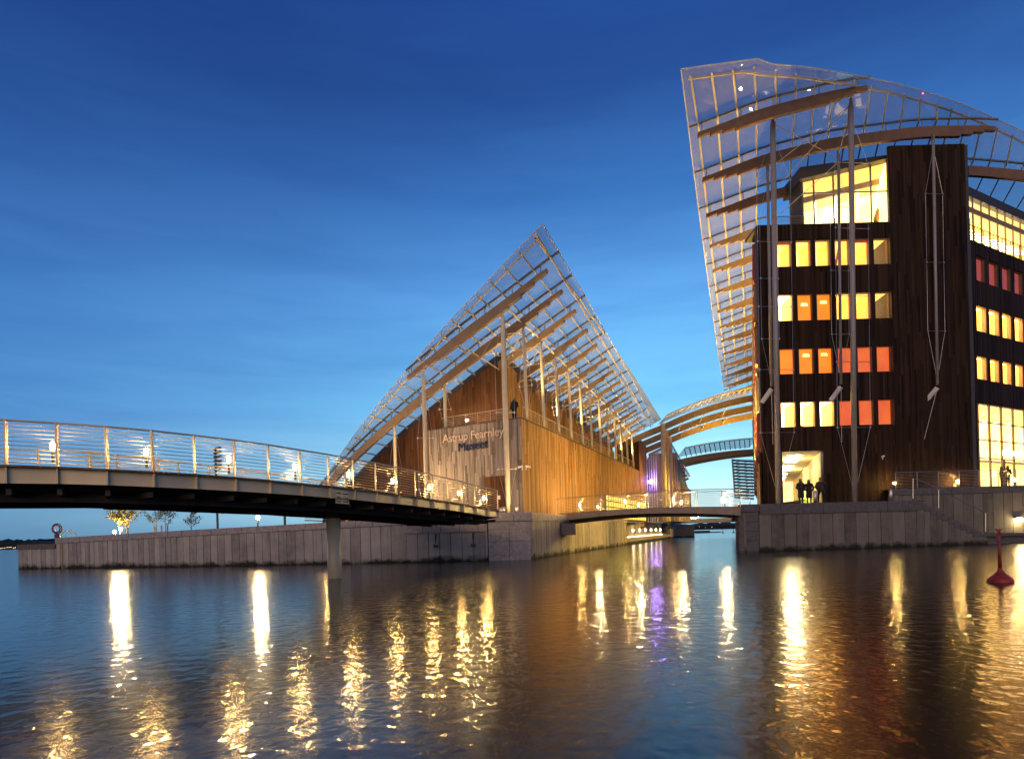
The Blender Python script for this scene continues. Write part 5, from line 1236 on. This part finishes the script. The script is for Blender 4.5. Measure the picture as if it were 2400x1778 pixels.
# ================================================================ PEOPLE
def skin(name, mat, pts, edges, radii, par, root=0, sub=2):
    me = bpy.data.meshes.new(name); me.from_pydata([tuple(p) for p in pts], edges, []); me.materials.append(M[mat])
    o = bpy.data.objects.new(name, me); col.objects.link(o); o.parent = par
    md = o.modifiers.new('skin', 'SKIN'); md.use_smooth_shade = True
    sv = me.skin_vertices[0].data
    for i, r_ in enumerate(radii): sv[i].radius = r_ if isinstance(r_, tuple) else (r_, r_)
    sv[root].use_root = True
    s = o.modifiers.new('sub', 'SUBSURF'); s.levels = sub; s.render_levels = sub
    return o
def person(x, y, z, h, rot, lab, coat='coat_black', hair='hair_dark', legs='coat_black', long_coat=True, scarf=False, pack=False, stance=.09, step=0, long_hair=True):
    t_ = thing('person', lab, 'person', (x, y, z)); s = h / 1.7
    # body: one continuous figure (legs, trunk, neck, head, arms with the hands pushed into the pockets)
    V = [(0, 0, .93), (0, 0, 1.08), (0, .01, 1.25), (0, .01, 1.40), (0, 0, 1.47), (0, -.01, 1.53),
         (-.10, 0, .88), (-stance - .02, -step * .5, .50), (-stance - .02, -step, .09), (-stance - .03, -step - .14, .045),
         (.10, 0, .88), (stance + .02, step * .5, .50), (stance + .02, step, .09), (stance + .03, step - .14, .045),
         (-.20, .01, 1.39), (-.29, .03, 1.13), (-.22, -.10, .98), (-.17, -.13, .93), (.20, .01, 1.39), (.29, .03, 1.13), (.22, -.10, .98), (.17, -.13, .93)]
    E_ = [(0, 1), (1, 2), (2, 3), (3, 4), (4, 5), (0, 6), (6, 7), (7, 8), (8, 9), (0, 10), (10, 11), (11, 12), (12, 13), (3, 14), (14, 15), (15, 16), (16, 17), (3, 18), (18, 19), (19, 20), (20, 21)]
    Rr = [(.17, .13), (.15, .12), (.17, .13), (.16, .11), .06, .055, .10, .07, .05, .04, .10, .07, .05, .04, .075, .06, .05, .045, .075, .06, .05, .045]
    V = [Vector(v) * s for v in V]; Rr = [tuple(q * s for q in r_) if isinstance(r_, tuple) else r_ * s for r_ in Rr]
    skin('body', legs, V, E_, Rr, t_)
    hc = Vector((0, -.01, 1.60)) * s
    hd = MB().lathe(hc, [(.035 * s, -.115 * s), (.065 * s, -.08 * s), (.078 * s, -.02 * s), (.08 * s, .03 * s), (.066 * s, .08 * s), (.03 * s, .11 * s)], 14)
    hd.tube([hc + Vector((0, -.07, .01)) * s, hc + Vector((0, -.1, -.02)) * s], [.012 * s, .018 * s], 6)        # nose
    for e_ in (-1, 1): hd.lathe(hc + Vector((e_ * .08, .005, -.005)) * s, [(.005, -.03 * s), (.016 * s, 0), (.005, .03 * s)], 6)
    h_ = hd.build('head', 'skin', None); h_.parent = t_
    fc = MB()
    for e_ in (-1, 1): fc.lathe(hc + Vector((e_ * .03, -.073, .012)) * s, [(.003, -.008 * s), (.011 * s, 0), (.003, .008 * s)], 6)
    fc.box(tuple(hc + Vector((-.025, -.078, -.052)) * s), tuple(hc + Vector((.025, -.07, -.043)) * s)); f_ = fc.build('face', 'scarf_red', None); f_.parent = h_
    hb = [(.05, .125), (.085, .09), (.098, .03), (.10, -.03)] + ([(.105, -.12), (.11, -.20), (.06, -.26)] if long_hair else [(.08, -.09)])
    hm = MB().lathe(hc + Vector((0, .022, 0)) * s, [(r_ * s, z_ * s) for r_, z_ in hb[::-1]], 14); o = hm.build('hair', hair, None, smooth=True); o.parent = t_
    bot = .42 if long_coat else .82
    prof_ = [((.21, .15), bot), ((.215, .16), bot + .12), ((.20, .15), .95), ((.175, .13), 1.10), ((.20, .145), 1.28), ((.205, .14), 1.38), ((.13, .10), 1.46), ((.085, .085), 1.52)]
    vs = []; n = 18
    for (rx, ry), z_ in prof_:
        for k in range(n):
            a = 2 * math.pi * k / n; w_ = 1 + .04 * math.sin(5 * a + z_ * 9); vs.append(Vector((rx * w_ * math.cos(a), ry * w_ * math.sin(a), z_)) * s)
    fs = [(i * n + k, i * n + (k + 1) % n, (i + 1) * n + (k + 1) % n, (i + 1) * n + k) for i in range(len(prof_) - 1) for k in range(n)] + [tuple(range(n))]
    o = MB().add(vs, fs).build('coat', coat, None, smooth=True); o.parent = t_
    for e_ in (-1, 1):
        A_ = [Vector((e_ * .17, .01, 1.40)), Vector((e_ * .235, .015, 1.33)), Vector((e_ * .32, .04, 1.12)), Vector((e_ * .23, -.12, .97)), Vector((e_ * .17, -.15, .94))]
        o = MB().tube([q * s for q in A_], [.075 * s, .085 * s, .072 * s, .06 * s, .055 * s], 10).build('sleeve', coat, None, smooth=True); o.parent = t_
    if scarf:
        o = MB().tube([Vector((.1 * math.cos(a) * s, .09 * math.sin(a) * s, (1.50 - .02 * math.sin(a)) * s)) for a in [k * .63 for k in range(11)]], .035 * s, 7).tube([Vector((-.03, -.12, 1.5)) * s, Vector((-.06, -.16, 1.2)) * s, Vector((-.05, -.165, 1.05)) * s], [.03 * s, .045 * s, .04 * s], 7).build('scarf', 'scarf_red', None, smooth=True); o.parent = t_
    if pack:
        o = MB().lathe(Vector((.16, .22, 1.0)) * s, [(.06 * s, 0), (.14 * s, .06 * s), (.15 * s, .22 * s), (.12 * s, .36 * s), (.04 * s, .42 * s)], 12).build('backpack', 'coat_brown', None, smooth=True); o.parent = t_
    t_.rotation_euler = (0, 0, rot); return t_
YP = 45.9
def px(u, v, D): return P(u, v, D).x
person(px(1877, 1150, YP), YP, 3.27, 1.78, .2, 'person in a long dark coat and red scarf, left of the three by the passage', scarf=True)
person(px(1897.5, 1150, YP), YP + .1, 3.27, 1.72, -.15, 'person in a dark coat in the middle of the three by the passage', long_hair=True)
person(px(1924, 1150, YP), YP, 3.27, 1.84, 2.6, 'fair haired person with a backpack at the right of the three, facing away', coat='coat_brown', hair='hair_fair', long_coat=False, pack=True, step=.12, stance=.13)
q = S2(.95, .35); person(q.x, q.y, ZT, 1.75, -.6, 'dark figure on the museum terrace corner behind the railing', long_coat=False)
for u, lab in ((2348, 'dark figure in the lobby doorway at the right, left one'), (2362, 'dark figure in the lobby doorway at the right, right one')):
    q = PV(u, 1130, rw(0) - RWn * .2, RWd); person(q.x, q.y, 4.33, 1.72 + (u > 2350) * .1, 1.2 if u < 2350 else -1.5, lab, long_coat=False)

# ================================================================ LAMPS OF THE PLACE AND ADDED FILL SPOTS
def spot(name, loc, aim, W, c=(1, .62, .16), ang=100, r=.25, blend=.7):
    l = bpy.data.lights.new(name, 'SPOT'); l.energy = W; l.color = c; l.spot_size = R(ang); l.spot_blend = blend; l.shadow_soft_size = r
    o = bpy.data.objects.new(name, l); col.objects.link(o); o.location = loc; o.rotation_euler = (Vector(aim) - Vector(loc)).to_track_quat('-Z', 'Y').to_euler(); return o
def point(name, loc, W, c, r=.1):
    l = bpy.data.lights.new(name, 'POINT'); l.energy = W; l.color = c; l.shadow_soft_size = r
    o = bpy.data.objects.new(name, l); col.objects.link(o); o.location = loc; return o
YEL = (1, .58, .10)
# floodlights on the office canal side, washing the museum's canal wall and roof
for D, aimD in ((54, 50), (64, 58), (76, 70), (90, 84)):
    p = cs(D, 1.5); a = S2(.12, aimD - 46.5)
    spot('wall_floodlight', (p.x, p.y, 8.2), (a.x, a.y, 4.5), 3100, YEL, 80)
    spot('roof_floodlight', (p.x, p.y, 8.4), (p.x - 2.0, p.y + .5, 26), 14000, (1, .58, .07), 110)
# uplights along the museum terrace
for b_ in (1.5, 7, 13, 19, 25, 31, 37):
    p = S2(.45, b_); a = S2(-.9, b_ + .5); spot('terrace_uplight', (p.x, p.y, ZT + 1.4), (a.x, a.y, 17), 1250, (1, .68, .26), 125, .15)
p = S2(5.2, 1.6); point('terrace_lamp', (p.x, p.y, ZT + .9), 90, (1, .85, .45), .06)
lm = MB().lathe((p.x, p.y, ZT + .9), [(.02, -.08), (.09, 0), (.02, .08)], 10).build('terrace_lamp', 'lamp_white'); lm['label'] = 'small white lamp on the museum terrace behind the front railing'; lm['category'] = 'lamp'
# warm spots added at quay level to brighten museum front and roof, no fixture
b_ = S2(9, -4.5); spot('quay_fill_spot', (b_.x, b_.y, 3.3), (*S2(4, 3), 16), 2300, (1, .66, .30), 120, .2)
b_ = S2(-1.5, -4.0); spot('quay_fill_spot', (b_.x, b_.y, 3.3), (*S2(3, 1), 14), 500, (1, .66, .28), 130, .2)
# office roof, front row of uplights on the facade parapet
for x in (21, 25, 29): spot('parapet_uplight', (x, YF - .3, ZF + .15), (x - 1, 46, 34), 150, (1, .62, .2), 150, .1)
point('passage_lamp', (24.6, 56, 7.1), 420, (1, .74, .28), .3); point('passage_lamp', (28.5, 66, 7.1), 420, (1, .74, .28), .3)
point('purple_floodlight', pl + Vector((.3, -1.2, 0)), 420, (.45, .22, 1), .2)
for D in (84, 100, 116):  # unseen spots added to brighten the recess and the canal walls
    p = cs(D, .6); spot('canal_fill_spot', (p.x, p.y, 6.5), (.37 * (D - 79) + 13, D + 2, 1.2), 6500, YEL, 100)
spot('canal_fill_spot', (*cs(58, .6), 6.0), (5.5, 56, .5), 3500, YEL, 100)
point('birch_lamp', P(283, 1240, 62) + Vector((.3, -.5, .2)), 380, (1, .74, .30), .1)
point('wall_lamp', (q0.x * 0 + PV(2383, 1217, UW[0], dU).x, PV(2383, 1217, UW[0], dU).y - .5, PV(2383, 1217, UW[0], dU).z - .1), 60, (1, .66, .2), .1)
